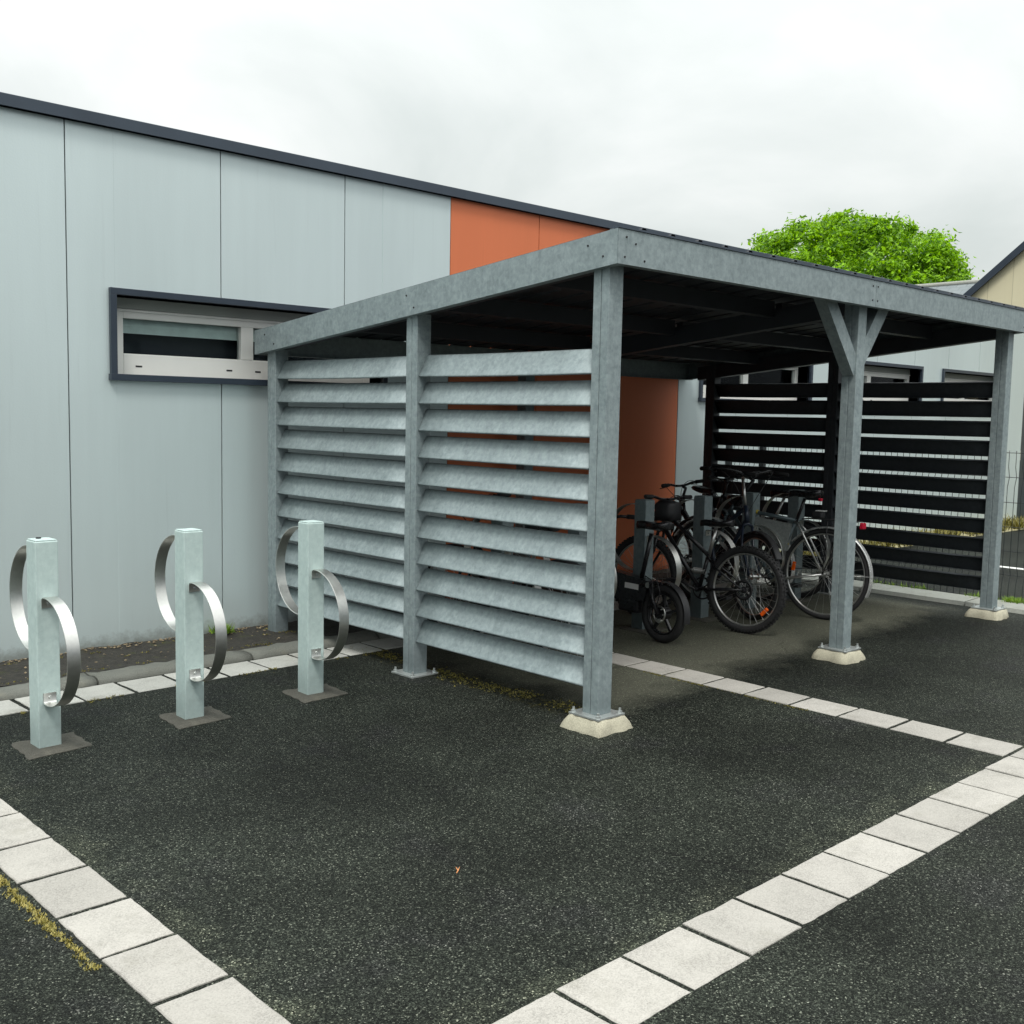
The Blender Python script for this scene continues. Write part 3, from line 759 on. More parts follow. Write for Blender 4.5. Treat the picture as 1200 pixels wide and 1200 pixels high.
# ------------------------------------------------------------------ cycle stands
def make_stand(mat='galv_pale', pad=True):
    root = empty('cycle_stand')
    bm = B(); w = .105; h = .972
    vs = box(bm, 0, w, 0, w+.003, -.005, h, .005)
    p = obj('post', bm, M[mat], root)
    bm = B(); vs = box(bm, .004, w-.004, .004, w-.001, h+.0005, h+.006, .002)
    obj('cap', bm, M[mat], p)
    bm = B(); out = []
    for (px, py) in ((-.085, -.11), (.21, -.085), (.225, .17), (-.06, .19)):
        out.append((px, py))
    ring = []; 
    for i in range(4):
        a = Vector(out[i]); b = Vector(out[(i+1) % 4])
        for k in range(7):
            q = a.lerp(b, k/7); nn = 1+.13*noise.noise(Vector((q.x*22, q.y*22, 1))); ring.append(Vector((.05+(q.x-.05)*nn, .05+(q.y-.05)*nn)))
    lo = [bm.verts.new((q.x, q.y, -.01)) for q in ring]; md = [bm.verts.new((q.x, q.y, .003)) for q in ring]; hi = [bm.verts.new((.05+(q.x-.05)*.8, .05+(q.y-.05)*.8, .009)) for q in ring]; n = len(ring)
    for A, Bq in ((lo, md), (md, hi)):
        for k in range(n): bm.faces.new((A[k], A[(k+1) % n], Bq[(k+1) % n], Bq[k]))
    bm.faces.new(hi)
    obj('mortar_pad', bm, M['pad'], root)
    for side, zc in ((-1, .465), (1, .690)):
        rad = .25; y0 = 0 if side < 0 else w+.003; bm = B(); pts = []
        yc = y0+side*.035
        # tab on the face, then round the loop, then tab
        pts.append((.0525, y0+side*.003, zc+rad-.05)); pts.append((.0525, y0+side*.003, zc+rad-.012)); pts.append((.0525, y0+side*.010, zc+rad-.002))
        for k in range(0, 33):
            a = math.pi/2-math.pi*k/32
            pts.append((.0525, yc+side*rad*math.cos(a), zc+rad*math.sin(a)))
        pts += [(.0525, y0+side*.010, zc-rad+.002), (.0525, y0+side*.003, zc-rad+.012), (.0525, y0+side*.003, zc-rad+.05)]
        ribbon(bm, pts, (1, 0, 0), .060, .005)
        lp = obj('hoop', bm, M['steel'], root)
        for z in (zc+rad-.03, zc-rad+.03):
            bb = B()
            mm = Matrix.Translation((.0525, y0+side*.009, z)) @ Matrix.Rotation(R(90), 4, 'X')
            bmesh.ops.create_cone(bb, cap_ends=True, segments=12, radius1=.008, radius2=.0065, depth=.008, matrix=mm)
            obj('bolt', bb, M['bolt'], lp)
    return root
st0 = make_stand()
st1 = make_stand('galv_shaded')
GS = 'cycle stands in a row'
stands = [
 (1.808, 4.992, 'pale galvanised cycle stand with steel hoops, leftmost and nearest the camera'),
 (2.537, 4.994, 'pale galvanised cycle stand with steel hoops, middle of the three outdoor stands'),
 (3.276, 5.005, 'pale galvanised cycle stand with steel hoops beside the louvred shelter side'),
 (4.745, 5.00, 'cycle stand just inside the louvred side, glimpsed through the slats'),
 (5.480, 5.00, 'cycle stand behind the corner post, left of the small-wheeled bike'),
 (6.205, 5.00, 'shelter cycle stand between the small-wheeled bike and the mountain bike'),
 (6.935, 5.00, 'shelter cycle stand crossed by the black mountain bike frame'),
 (7.610, 5.00, 'shelter cycle stand rising behind the mountain bike rear wheel'),
 (8.320, 5.00, 'farthest shelter cycle stand, behind the grey city bike saddle')]
for i, (x, y, lab) in enumerate(stands):
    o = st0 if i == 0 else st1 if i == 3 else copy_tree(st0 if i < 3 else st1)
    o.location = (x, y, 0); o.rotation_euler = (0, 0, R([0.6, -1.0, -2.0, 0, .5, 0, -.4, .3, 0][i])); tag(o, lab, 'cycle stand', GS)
bm = B(); cyl_z(bm, .045, .075, .012, .978, .984, 10); obj('cap_plug', bm, M['hole'], st0)

# ------------------------------------------------------------------ bicycles (local: x forward, z up, origin at rear tyre contact)
def arc_pts(cx, cz, r, a0, a1, n=16, y=0): return [(cx+r*math.cos(R(a0+(a1-a0)*k/n)), y, cz+r*math.sin(R(a0+(a1-a0)*k/n))) for k in range(n+1)]
def wheel(root, cx, r, tr, rim_mat, knob=False, refl=None, disc=False, spokes=28):
    bm = B(); ring_y(bm, cx, r, r-tr, tr, seg=56, sg=10)
    if knob:
        for k in range(72):
            a = 2*math.pi*k/72
            for yy in ((-.016, 0, .016) if k % 2 else (-.008, .008)):
                m = Matrix.Translation((cx+(r-.001)*math.cos(a), yy, r+(r-.001)*math.sin(a))) @ Matrix.Rotation(-a, 4, 'Y')
                box(bm, -.004, .004, -.006, .006, -.007, .007, M=m)
            for yy in (-tr*.85, tr*.85):
                m = Matrix.Translation((cx+(r-tr*.62)*math.cos(a), yy, r+(r-tr*.62)*math.sin(a))) @ Matrix.Rotation(-a, 4, 'Y')
                box(bm, -.006, .006, -.004, .004, -.005, .005, M=m)
    w = obj('wheel', bm, M['rubber'], root)
    bm = B(); rr = r-2*tr+.004
    ring_y(bm, cx, r, rr-.004, .0085, seg=56, sg=8, sy=1.3)
    obj('rim', bm, rim_mat, w)
    bm = B()
    for k in range(spokes):
        a = 2*math.pi*k/spokes; sgn = 1 if k % 2 else -1; a2 = a+(.55 if (k//2) % 2 else -.55)
        sweep(bm, [(cx+.022*math.cos(a2), sgn*.028, r+.022*math.sin(a2)), (cx+(rr-.01)*math.cos(a), 0, r+(rr-.01)*math.sin(a))], .0011, 4, cap=False)
    obj('spokes', bm, M['alu'], w)
    bm = B(); disc_y(bm, cx, r, .014, -.05, .05, 14); disc_y(bm, cx, r, .026, -.031, -.027, 18); disc_y(bm, cx, r, .026, .027, .031, 18)
    if disc: ring_y(bm, cx, r, .066, .011, y=.035, seg=30, sg=4, sy=.08)
    obj('hub', bm, M['alu'] if not disc else M['plastic'], w)
    if refl is not None:
        a = R(refl); m = Matrix.Translation((cx+(rr-.055)*math.cos(a), -.004, r+(rr-.055)*math.sin(a))) @ Matrix.Rotation(-a+R(90), 4, 'Y')
        bm = B(); box(bm, -.036, .036, -.009, .009, -.014, .014, .004, M=m); obj('reflector', bm, M['orange_refl'], w)
    return w
def saddle(root, x, z, s=1.0, mat='black', red=False, label=None):
    bm = B(); rows = []
    prof = [(-.135, .0), (-.13, .055), (-.10, .078), (-.05, .072), (0, .045), (.05, .026), (.10, .020), (.135, .014), (.145, .003)]
    for px, hw in prof:
        row = []
        for k in range(10):
            a = 2*math.pi*k/10; zz = math.sin(a)*(.022 if math.sin(a) > 0 else .030)
            row.append(bm.verts.new((x+px*s, math.cos(a)*max(hw, .004)*s, z+zz*s+(.012 if px < -.08 else 0)+(-.008 if px > .1 else 0))))
        rows.append(row)
    for a, b_ in zip(rows, rows[1:]):
        for k in range(10): bm.faces.new((a[k], a[(k+1) % 10], b_[(k+1) % 10], b_[k])).smooth = True
    bm.faces.new(rows[0]); bm.faces.new(rows[-1][::-1])
    s_ = obj('saddle', bm, M[mat], root)
    if red:
        bm = B(); box(bm, x-.14, x-.115, -.02, .02, z-.055, z-.03, .005); obj('rear_light', bm, M['red_refl'], s_)
    return s_
def bicycle(loc, heading, lean=0, r=.335, wb=1.0, tr=.02, col='black', stay=None, fork=None, rim='alu', knob=False, refl=None, disc=False, seat_h=.88, bar='flat', bar_h=.98, fender=None, rack=False, step=False, post_col='alu', red_saddle=False, label='', basket=False, steer=0, cluster=None, stem_col='black', bag=False, front_bag=False, cables=True, bar_mat=None, shock=False, toph=None, swd=.30):
    stay = stay or col; fork = fork or col
    root = empty('bicycle', loc, (R(lean), 0, R(heading)), label=label, cat='bicycle', group='bicycles parked in the shelter')
    bbx, bbz = .43*wb, .285
    sx, sz = (cluster or (.29*wb, .60))       # seat cluster
    hx0, hz0 = wb-.19*wb+.02, r*2+.07          # head tube bottom
    hx1, hz1 = hx0-.045, hz0+.13
    if toph: hz1 = toph
    bm = B()
    sweep(bm, [(bbx, 0, bbz), (sx, 0, sz)], .0155, 10)
    sweep(bm, [(bbx, 0, bbz), (hx0, 0, hz0+.03)], .0185, 10)
    if step: sweep(bm, [(bbx-.04, 0, bbz+.12), (bbx+.12, 0, bbz+.15), (hx0-.06, 0, hz0+.0), (hx1-.002, 0, hz1-.03)], .015, 10)
    else: sweep(bm, [(sx, 0, sz-.015), (hx1, 0, hz1-.02)], .0165, 10)
    sweep(bm, [(hx0, 0, hz0), (hx1, 0, hz1)], .021, 12)
    disc_y(bm, bbx, bbz, .022, -.036, .036, 14)
    fr = obj('frame', bm, M[col], root)
    bm = B()
    for s in (-1, 1):
        sweep(bm, [(bbx-.01, s*.022, bbz), (bbx-.12, s*.042, bbz+.01), (0, s*.055, r)], .0095, 8)
        sweep(bm, [(sx+.004, s*.014, sz-.02), (sx-.06, s*.04, sz-.08), (0, s*.055, r)], .0078, 8)
    sweep(bm, [(sx-.075, -.042, sz-.10), (sx-.075, .042, sz-.10)], .006, 6)
    obj('stays', bm, M[stay], root)
    if shock:
        bm = B(); pts = [(sx+.06+.004*math.cos(t*1.0)*0+.03*math.cos(t)*1, .03*math.sin(t), sz-.10-.0015*t*6+.0) for t in [k*.5 for k in range(70)]]
        pts = [(sx+.02+k*.0016, .022*math.sin(k*.9), sz-.14+.022*math.cos(k*.9)) for k in range(70)]
        sweep(bm, pts, .003, 5); obj('shock_spring', bm, M['alu'], root)
    wheel(root, 0, r, tr, M[rim], knob, refl, disc); fw = empty('x') if False else None
    # steering assembly
    ax0 = Vector((hx0, 0, hz0)); axd = (Vector((hx1, 0, hz1))-ax0).normalized()
    fb = B()
    for s in (-1, 1): sweep(fb, [(hx0+.008, s*.045, hz0-.035), (hx0+.03, s*.052, hz0-.18), (wb, s*.052, r)], [.013, .012, .009], 8)
    sweep(fb, [(hx0+.008, -.045, hz0-.03), (hx0+.004, 0, hz0-.008), (hx0+.008, .045, hz0-.03)], .013, 8)
    f_ = obj('fork', fb, M[fork], root)
    w2 = wheel(root, wb, r, tr, M[rim], knob, None, disc)
    # stem + bar
    bx, bz = hx1+.0, bar_h
    sb = B(); top = ax0+axd*((bar_h-hz0)/axd.z)
    sweep(sb, [(hx1, 0, hz1), top-axd*.02], .0125, 10); sweep(sb, [top-axd*.025, top+Vector((.05, 0, .0))], .014, 10)
    obj('stem', sb, M[stem_col], root)
    hb = B(); c = top+Vector((.055, 0, 0))
    if bar == 'flat': path = [(-.02, -.32, .02), (-.005, -.18, .018), (0, -.07, 0), (0, .07, 0), (-.005, .18, .018), (-.02, .32, .02)]; grips = [((-.011, -.22, .019), (-.02, -.325, .02)), ((-.011, .22, .019), (-.02, .325, .02))]
    else: path = [(-.20, -.30, .035), (-.09, -.285, .045), (.01, -.20, .05), (.035, -.09, .03), (.0, 0, 0), (.035, .09, .03), (.01, .20, .05), (-.09, .285, .045), (-.20, .30, .035)]; grips = [((-.08, -.286, .045), (-.205, -.301, .035)), ((-.08, .286, .045), (-.205, .301, .035))]
    RS = Matrix.Rotation(R(steer), 3, 'Z')
    pp = [c+RS@Vector(p) for p in path]
    # subdivide smoothly
    q = []
    for i in range(len(pp)-1):
        p0, p1, p2, p3 = pp[max(i-1, 0)], pp[i], pp[i+1], pp[min(i+2, len(pp)-1)]
        for k in range(4):
            t = k/4; q.append(0.5*((2*p1)+(-p0+p2)*t+(2*p0-5*p1+4*p2-p3)*t*t+(-p0+3*p1-3*p2+p3)*t**3))
    q.append(pp[-1]); sweep(hb, q, .0115, 10)
    h = obj('handlebar', hb, M[bar_mat or ('alu' if bar == 'swept' else 'black')], root)
    for g0, g1 in grips:
        g = B(); a, b_ = c+RS@Vector(g0), c+RS@Vector(g1); sweep(g, [a, a.lerp(b_, .5), b_, b_+(b_-a).normalized()*.008], [.017, .0165, .0175, .012], 10); obj('grip', g, M['rubber'], h)
    lv = B()
    for g0, g1 in grips:
        a, b_ = c+RS@Vector(g0), c+RS@Vector(g1); s = a.lerp(c, .12)
        sweep(lv, [s+Vector((.012, 0, -.005)), s+Vector((.035, 0, -.018)), b_.lerp(a, .25)+Vector((.045, 0, -.03))], [.008, .006, .004], 6)
    obj('brake_levers', lv, M['plastic'], h)
    if cables:
        cb = B()
        for g0, g1 in grips:
            a = c+RS@Vector(g0)
            mid = c+Vector((.10, (a-c).y*.4, -.03)); e = Vector((hx1+.02, (a-c).y*.06, hz1-.05))
            pts = []
            for k in range(13):
                t = k/12; pts.append(a*(1-t)**3+3*(a+Vector((.10, 0, .04)))*t*(1-t)**2+3*mid*t*t*(1-t)+e*t**3)
            sweep(cb, pts, .0028, 5)
        obj('cables', cb, M['plastic'], h)
    # seat post and saddle
    dirv = (Vector((sx, 0, sz))-Vector((bbx, 0, bbz))).normalized(); tp = Vector((sx, 0, sz))+dirv*((seat_h-.04-sz)/dirv.z)
    s_ = B(); sweep(s_, [(sx, 0, sz-.02), tp], .0135, 10); sweep(s_, [tp+Vector((-.05, .02, .012)), tp+Vector((.05, .02, .012))], .0035, 6); sweep(s_, [tp+Vector((-.05, -.02, .012)), tp+Vector((.05, -.02, .012))], .0035, 6)
    obj('seat_post', s_, M[post_col], root)
    saddle(root, tp.x-.005, seat_h, red=red_saddle)
    # crank, chain
    cr = B(); ring_y(cr, bbx, bbz, .082, .006, y=-.044, seg=36, sg=6, sy=.4)
    for k in range(5):
        a = k*2*math.pi/5; sweep(cr, [(bbx, -.046, bbz), (bbx+.08*math.cos(a), -.044, bbz+.08*math.sin(a))], .006, 5)
    ca = R(200); sweep(cr, [(bbx, -.06, bbz), (bbx+.165*math.cos(ca), -.068, bbz+.165*math.sin(ca))], .009, 8); sweep(cr, [(bbx, .06, bbz), (bbx-.165*math.cos(ca), .068, bbz-.165*math.sin(ca))], .009, 8); disc_y(cr, bbx, bbz, .012, -.062, .062)
    cro = obj('crank', cr, M['plastic'], root)
    for s in (-1, 1):
        p = B(); px, pz = bbx-s*-1*0+(.165*math.cos(ca) if s < 0 else -.165*math.cos(ca)), bbz+(.165*math.sin(ca) if s < 0 else -.165*math.sin(ca))
        box(p, px-.045, px+.045, s*.075 if s > 0 else -.165, .165 if s > 0 else -.075, pz-.012, pz+.012, .004); obj('pedal', p, M['plastic'], cro)
    ch = B(); sweep(ch, [(0, -.044, r+.036), (bbx, -.044, bbz+.083)], .0035, 5); sweep(ch, [(0, -.044, r-.036), (bbx, -.044, bbz-.083)], .0035, 5)
    ring_y(ch, 0, r, .034, .006, y=-.042, seg=20, sg=5); sweep(ch, [(0, -.05, r-.03), (.02, -.052, r-.09)], .008, 6); ring_y(ch, .02, r-.10, .02, .004, y=-.05, seg=14, sg=4)
    obj('chain', ch, M['plastic'], root)
    if fender:
        for cx, a0, a1, nm in ((0, 28, 205, 'rear_mudguard'), (wb, 10, 165, 'front_mudguard')):
            if cx == 0: a0, a1 = 200-360+360, 20   # over the top, tail at the rear
            fb = B()
            if cx == 0: pts = arc_pts(0, r, r+.016, 202, 40, 26)
            else: pts = arc_pts(wb, r, r+.016, 30, 175, 24)
            # curved cross-section: centre strip with two folded lips
            ribbon(fb, pts, (0, 1, 0), .044, .002)
            for s in (-1, 1):
                ribbon(fb, [(cx+(p[0]-cx)*.985, s*.025, r+(p[2]-r)*.985) for p in pts], (0, 1, 0), .008, .010)
            o = obj(nm, fb, M[fender], root)
            sy = B()
            for s in (-1, 1):
                k = 4 if cx == 0 else 3; p = pts[k]; sweep(sy, [(cx, s*.06, r), (p[0], s*.025, p[2])], .0022, 5)
            obj('mudguard_stay', sy, M['alu'], o)
    if rack:
        rb = B(); zt = 2*r+.075
        for s in (-1, 1):
            sweep(rb, [(.20, s*.05, zt-.01), (.14, s*.06, zt), (-.22, s*.06, zt), (-.26, s*.04, zt)], .005, 6)
            sweep(rb, [(-.02, s*.06, zt), (0, s*.062, r)], .004, 6); sweep(rb, [(-.17, s*.06, zt), (0, s*.062, r)], .004, 6)
        for xx in (.10, -.02, -.14, -.24): sweep(rb, [(xx, -.06, zt), (xx, .06, zt)], .004, 6)
        rk = obj('rack', rb, M['plastic'], root)
        lb = B(); box(lb, -.30, -.265, -.03, .03, zt-.055, zt-.005, .008); obj('rear_light', lb, M['red_refl'], rk)
        lb = B(); box(lb, .04, .13, -.04, .04, zt+.004, zt+.06, .015); obj('rack_case', lb, M['plastic'], rk)
        lb = B(); box(lb, .03, .10, -.038, .036, zt+.061, zt+.067, .002); obj('case_cover', lb, M['white'], rk)
    if front_bag:
        bb = B(); bmesh.ops.create_icosphere(bb, subdivisions=3, radius=1)
        for v in bb.verts:
            c = v.co.copy(); k = max(abs(c.x), abs(c.y), abs(c.z)); q = c.lerp(c/k, .55)
            nn = 1+.10*noise.noise(c*2.3)
            v.co = Vector((hx1+.0+q.x*.085*nn, q.y*.105*nn, hz1+.01+q.z*.085*nn))
        obj('front_bag', bb, M['plastic'], root, smooth=True)
    if bag:
        bb = B(); 
        for yy in (-.035, .035): pass
        hexa(bb, [(sx+.025, -.03, sz-.05), (sx+.07, -.03, sz-.27), (sx+.07, .03, sz-.27), (sx+.025, .03, sz-.05), (hx1-.12, -.03, sz+.0), (hx1-.14, -.03, sz-.02), (hx1-.14, .03, sz-.02), (hx1-.12, .03, sz+.0)])
        obj('frame_bag', bb, M['bag'], root)
        yb = B(); 
        sweep(yb, [(sx+.34, 0, sz-.015+(hz1-.005-sz)*.66), (sx+.37, 0, sz-.015+(hz1-.005-sz)*.72)], .0185, 10); sweep(yb, [(sx+.07, 0, sz-.20), (sx+.08, 0, sz-.225)], .018, 10)
        obj('frame_sticker', yb, M['yellow'], root)
    return root

def hd(ax, ay, fx, fy): return math.degrees(math.atan2(fy-ay, fx-ax))
# A black mountain bike, rear wheel towards the camera
bicycle((6.742, 4.475, 0), 95, lean=3, r=.325, wb=.92, tr=.028, col='black', stay='black', knob=True, refl=-138, disc=True, seat_h=.80, bar='flat', bar_h=.95, front_bag=True, cluster=(.33, .56), post_col='alu', shock=True, label='black mountain bike with knobbly tyres and an orange spoke reflector')
# D grey city bike
bicycle((7.72, 4.38, 0), 97, lean=2, r=.365, wb=1.06, tr=.02, col='greyframe', stay='alu', fender='silver', refl=8, bar_mat='black', post_col='black', rack=True, seat_h=1.0, bar='swept', bar_h=1.10, red_saddle=True, bag=True, cluster=(.27, .79), toph=.86, label='grey city bike with silver rear mudguard, rack and red rear light')
# C reversed bike with silver stem
bicycle((7.67, 5.68, 0), 246, lean=-3, bar_mat='black', r=.345, wb=1.03, tr=.02, col='bluegrey', stem_col='alu', fender='plastic', seat_h=.97, bar='swept', bar_h=1.13, label='dark city bike facing out, with a silver stem and black mudguards')
# E dark bike by the far screen
bicycle((8.46, 5.08, 0), 95, lean=2, r=.335, wb=1.0, tr=.024, col='black', seat_h=.93, bar='flat', bar_h=1.02, label='black bike parked deepest beside the far louvred screen')
# H bike behind the grey city bike
bicycle((8.03, 5.20, 0), 93, lean=-2, r=.335, wb=1.0, tr=.02, col='black', fender='silver', seat_h=.90, step=True, bar='flat', bar_h=.97, post_col='black', label='black step-through bike between the grey city bike and the deepest bike')
# F and G on the left, mostly behind the post and the slats
bicycle((4.93, 4.60, 0), 92, lean=-3, r=.335, wb=1.0, tr=.022, col='black', fender='plastic', seat_h=.88, bar='flat', bar_h=1.0, label='bike seen only through the slats of the near louvred side')

# B small-wheeled electric bike
def small_bike(loc, heading):
    root = empty('electric_bicycle', loc, (R(3), 0, R(heading)), label='black folding electric bike with small cast wheels and a white sticker', cat='electric bike')
    r = .205
    for cx in (0, .80):
        bm = B(); ring_y(bm, cx, r, r-.028, .030, seg=44, sg=10); w = obj('wheel', bm, M['rubber'], root)
        bm = B(); ring_y(bm, cx, r, r-.062, .010, seg=44, sg=8, sy=1.8)
        for k in range(5):
            a = R(90+72*k); m = Matrix.Translation((cx, 0, r)) @ Matrix.Rotation(-a, 4, 'Y'); box(bm, .03, r-.066, -.012, .012, -.010, .010, .003, M=m)
        disc_y(bm, cx, r, .048, -.035, .035, 20); obj('cast_rim', bm, M['black'], w)
        bm = B(); ring_y(bm, cx, r, .055, .008, y=.045, seg=28, sg=4, sy=.1)
        for k in range(6):
            a = k*math.pi/3; disc_y(bm, cx+.04*math.cos(a), r+.04*math.sin(a), .0045, .044, .052, 8)
        disc_y(bm, cx-.02, r-.045, .016, .046, .066, 12); obj('brake_disc', bm, M['steel'], w)
    bm = B()
    for s in (-1, 1):
        sweep(bm, [(0, s*.058, r), (.06, s*.06, r+.10), (.10, s*.05, r+.20), (.20, s*.04, r+.18)], [.014, .014, .016, .016], 8)
    obj('swing_arm', bm, M['black'], root)
    bm = B(); 
    # deep body holding the battery
    hexa(bm, [(.16, -.045, .27), (.62, -.045, .25), (.62, .045, .25), (.16, .045, .27), (.13, -.045, .42), (.60, -.045, .46), (.60, .045, .46), (.13, .045, .42)])
    sweep(bm, [(.58, 0, .40), (.68, 0, .56)], .035, 12)
    box(bm, .22, .42, -.05, .05, .17, .27, .02)
    bo = obj('body', bm, M['black'], root)
    bm = B(); box(bm, .22, .36, .0458, .0475, .345, .385); obj('sticker', bm, M['white'], bo)
    bm = B(); sweep(bm, [(.70, 0, .50), (.665, 0, .70), (.64, 0, .82)], .02, 12); obj('steering_column', bm, M['black'], root)
    bm = B()
    for s in (-1, 1): sweep(bm, [(.705, s*.05, .50), (.76, s*.055, .34), (.80, s*.055, r)], .014, 8)
    sweep(bm, [(.705, -.05, .50), (.705, .05, .50)], .018, 8); obj('fork', bm, M['black'], root)
    bm = B(); sweep(bm, [(.60, -.25, .84), (.63, -.12, .845), (.64, 0, .82), (.63, .12, .845), (.60, .25, .84)], .012, 10); h = obj('handlebar', bm, M['black'], root)
    for s in (-1, 1):
        g = B(); sweep(g, [(.612, s*.18, .843), (.598, s*.27, .84)], .018, 10); obj('grip', g, M['rubber'], h)
    bm = B(); sweep(bm, [(.24, 0, .42), (.17, 0, .76)], .017, 12); obj('seat_post', bm, M['black'], root)
    saddle(root, .16, .82, 1.15)
    bm = B(); ribbon(bm, arc_pts(0, r, r+.022, 190, 60, 16), (0, 1, 0), .06, .004); obj('mudguard', bm, M['plastic'], root)
    bm = B(); sweep(bm, [(.10, .055, .40), (.02, .07, .45), (-.02, .07, .36), (.02, .06, .24)], .004, 6); sweep(bm, [(.16, .05, .40), (.13, .075, .46), (.06, .08, .44), (.03, .07, .30)], .004, 6); obj('brake_cables', bm, M['plastic'], root)
    bm = B(); disc_y(bm, .115, r+.19, .02, .045, .066, 14); obj('pivot_cap', bm, M['steel'], root)
    return root
small_bike((5.992, 4.65, 0), 84)

# ------------------------------------------------------------------ wire mesh fence
fx = 9.66
fn = empty('wire_fence', (fx, 3.0, 0), label='dark welded wire mesh fence beyond the far louvred screen', cat='fence')
zs = [.045, .262, .476, .69, .905, 1.125, 1.34]
def fold(z):
    for zc in (.262, 1.125):
        d = abs(z-zc)
        if d < .09: return .032*(1-d/.09)
    return 0
y = -3.9; k = 0
heights = [.02, .172, .217, .262, .307, .352, .7, 1.035, 1.08, 1.125, 1.17, 1.215, 1.36]
py = -3.96
while py < 6.6:
    y1 = min(py+2.5, 6.72)
    bm = B(); yy = py+.03
    while yy < y1-.02:
        sweep(bm, [(fold(z), yy-3.0, z) for z in heights], .0028, 5); yy += .0605
    for z in zs: sweep(bm, [(fold(z)+.004, py+.015-3.0, z), (fold(z)+.004, y1-.015-3.0, z)], .0030, 5)
    obj('mesh_panel', bm, M['wire'], fn); py = y1
for yy in (-3.96, -1.46, 1.04, 6.28, 6.70):
    bm = B(); box(bm, .012, .062, yy-3.0-.03, yy-3.0+.03, 0, 1.385, .003); box(bm, .010, .064, yy-3.0-.032, yy-3.0+.032, 1.385, 1.393, .002)
    obj('post', bm, M['wire'], fn)

# ------------------------------------------------------------------ houses beyond
h1 = empty('gabled_house', (26, 7.4, 0), label='cream boarded gabled house with a dark roof edge, at the right edge', cat='house')
def yz(y): return 4.574+(11.261-y)*.842
bm = B(); x0, x1 = 0, 9
pr_ = [(-4.6, 0), (4.9, 0), (4.9, yz(12.3)), (0, yz(7.4)), (-4.6, yz(7.4)-4.6*.842)]
a = [bm.verts.new((x0, p, q)) for p, q in pr_]; b_ = [bm.verts.new((x1, p, q)) for p, q in pr_]
bm.faces.new(a); bm.faces.new(b_[::-1])
for k in range(5): bm.faces.new((a[k], b_[k], b_[(k+1) % 5], a[(k+1) % 5]))
obj('wall', bm, M['boards'], h1)
bm = B()
for s in (1, -1):
    e = 5.2; zt = yz(7.4)+.16; ze = zt-e*.842; t = .14
    hexa(bm, [(x0-.12, 0, zt-t), (x1+.1, 0, zt-t), (x1+.1, s*e, ze-t), (x0-.12, s*e, ze-t), (x0-.12, 0, zt), (x1+.1, 0, zt), (x1+.1, s*e, ze), (x0-.12, s*e, ze)])
obj('roof', bm, M['coping'], h1)
bm = B()
for s in (1, -1):
    e = 5.22; zt = yz(7.4)+.165; ze = zt-e*.842
    hexa(bm, [(x0-.135, s*.001, zt-.21), (x0-.122, s*.001, zt-.21), (x0-.122, s*e, ze-.21), (x0-.135, s*e, ze-.21), (x0-.135, s*.001, zt-.01), (x0-.122, s*.001, zt-.01), (x0-.122, s*e, ze-.01), (x0-.135, s*e, ze-.01)])
obj('verge_board', bm, M['trim'], h1)
bm = B(); box(bm, -.03, -.005, -1.2, 0.0, .9, 2.2); w_ = obj('window', bm, M['pvc'], h1)
bm = B(); box(bm, -.04, -.031, -1.1, -.1, 1.0, 2.1); obj('pane', bm, M['room'], w_)
h2 = empty('slate_roofed_house', (32, 16, 0), label='low house with a grey slate roof between the tree and the gable', cat='house')
bm = B(); box(bm, -3.6, 3.6, -3.0, 8, 0, 3.3); obj('wall', bm, M['boards'], h2)
bm = B()
for s in (-1, 1):
    hexa(bm, [(0, -3.3, 5.55), (s*4.0, -3.3, 3.1), (s*4.0, 9, 3.1), (0, 9, 5.45), (0, -3.3, 5.70), (s*4.0, -3.3, 3.25), (s*4.0, 9, 3.25), (0, 9, 5.60)])
obj('roof', bm, M['slate'], h2)
bm = B(); sweep(bm, [(0, -3.3, 5.72), (0, 9.0, 5.62)], .07, 8); obj('ridge_tiles', bm, M['kerb'], h2)
bm = B(); box(bm, -3.64, -3.61, 0, 1.2, 1.0, 2.2); obj('window', bm, M['pvc'], h2)

# ------------------------------------------------------------------ tree
tr = empty('tree', (34.8, 19.6, 0), label='broad round-crowned tree in bright spring leaf beyond the shelter roof', cat='tree')
random.seed(21)
bm = B(); tips = []
sweep(bm, [(0, 0, 0), (.05, .02, 1.2), (0, .05, 2.4)], [.28, .22, .2], 10)
RX, RZ, CZ = 4.30, 2.75, 5.85
def branch(p, d, ln, r, lev):
    pts = [p]; dd = d.normalized()
    for k in range(4):
        dd = (dd+Vector((random.gauss(0, .14), random.gauss(0, .14), random.gauss(.05, .08)))).normalized(); pts.append(pts[-1]+dd*ln/4)
    sweep(bm, pts, [r*(1-.16*k) for k in range(5)], 6)
    tips.append(pts[-1]); 
    if lev < 4:
        for k in range(3 if lev else 4):
            a = random.uniform(0, 6.28); s = Vector((math.cos(a), math.sin(a), random.uniform(-.2, .6)))
            branch(pts[random.choice((2, 3, 4))], (dd*.9+s*.85), ln*.68, r*.5, lev+1)
for k in range(6):
    a = k*1.05+.3; branch(Vector((0, .05, 2.3)), Vector((math.cos(a)*.9, math.sin(a)*.9, .75)), 1.9, .10, 1)
branch(Vector((0, .05, 2.3)), Vector((.1, 0, 1)), 2.0, .13, 1)
obj('trunk', bm, M['bark'], tr)
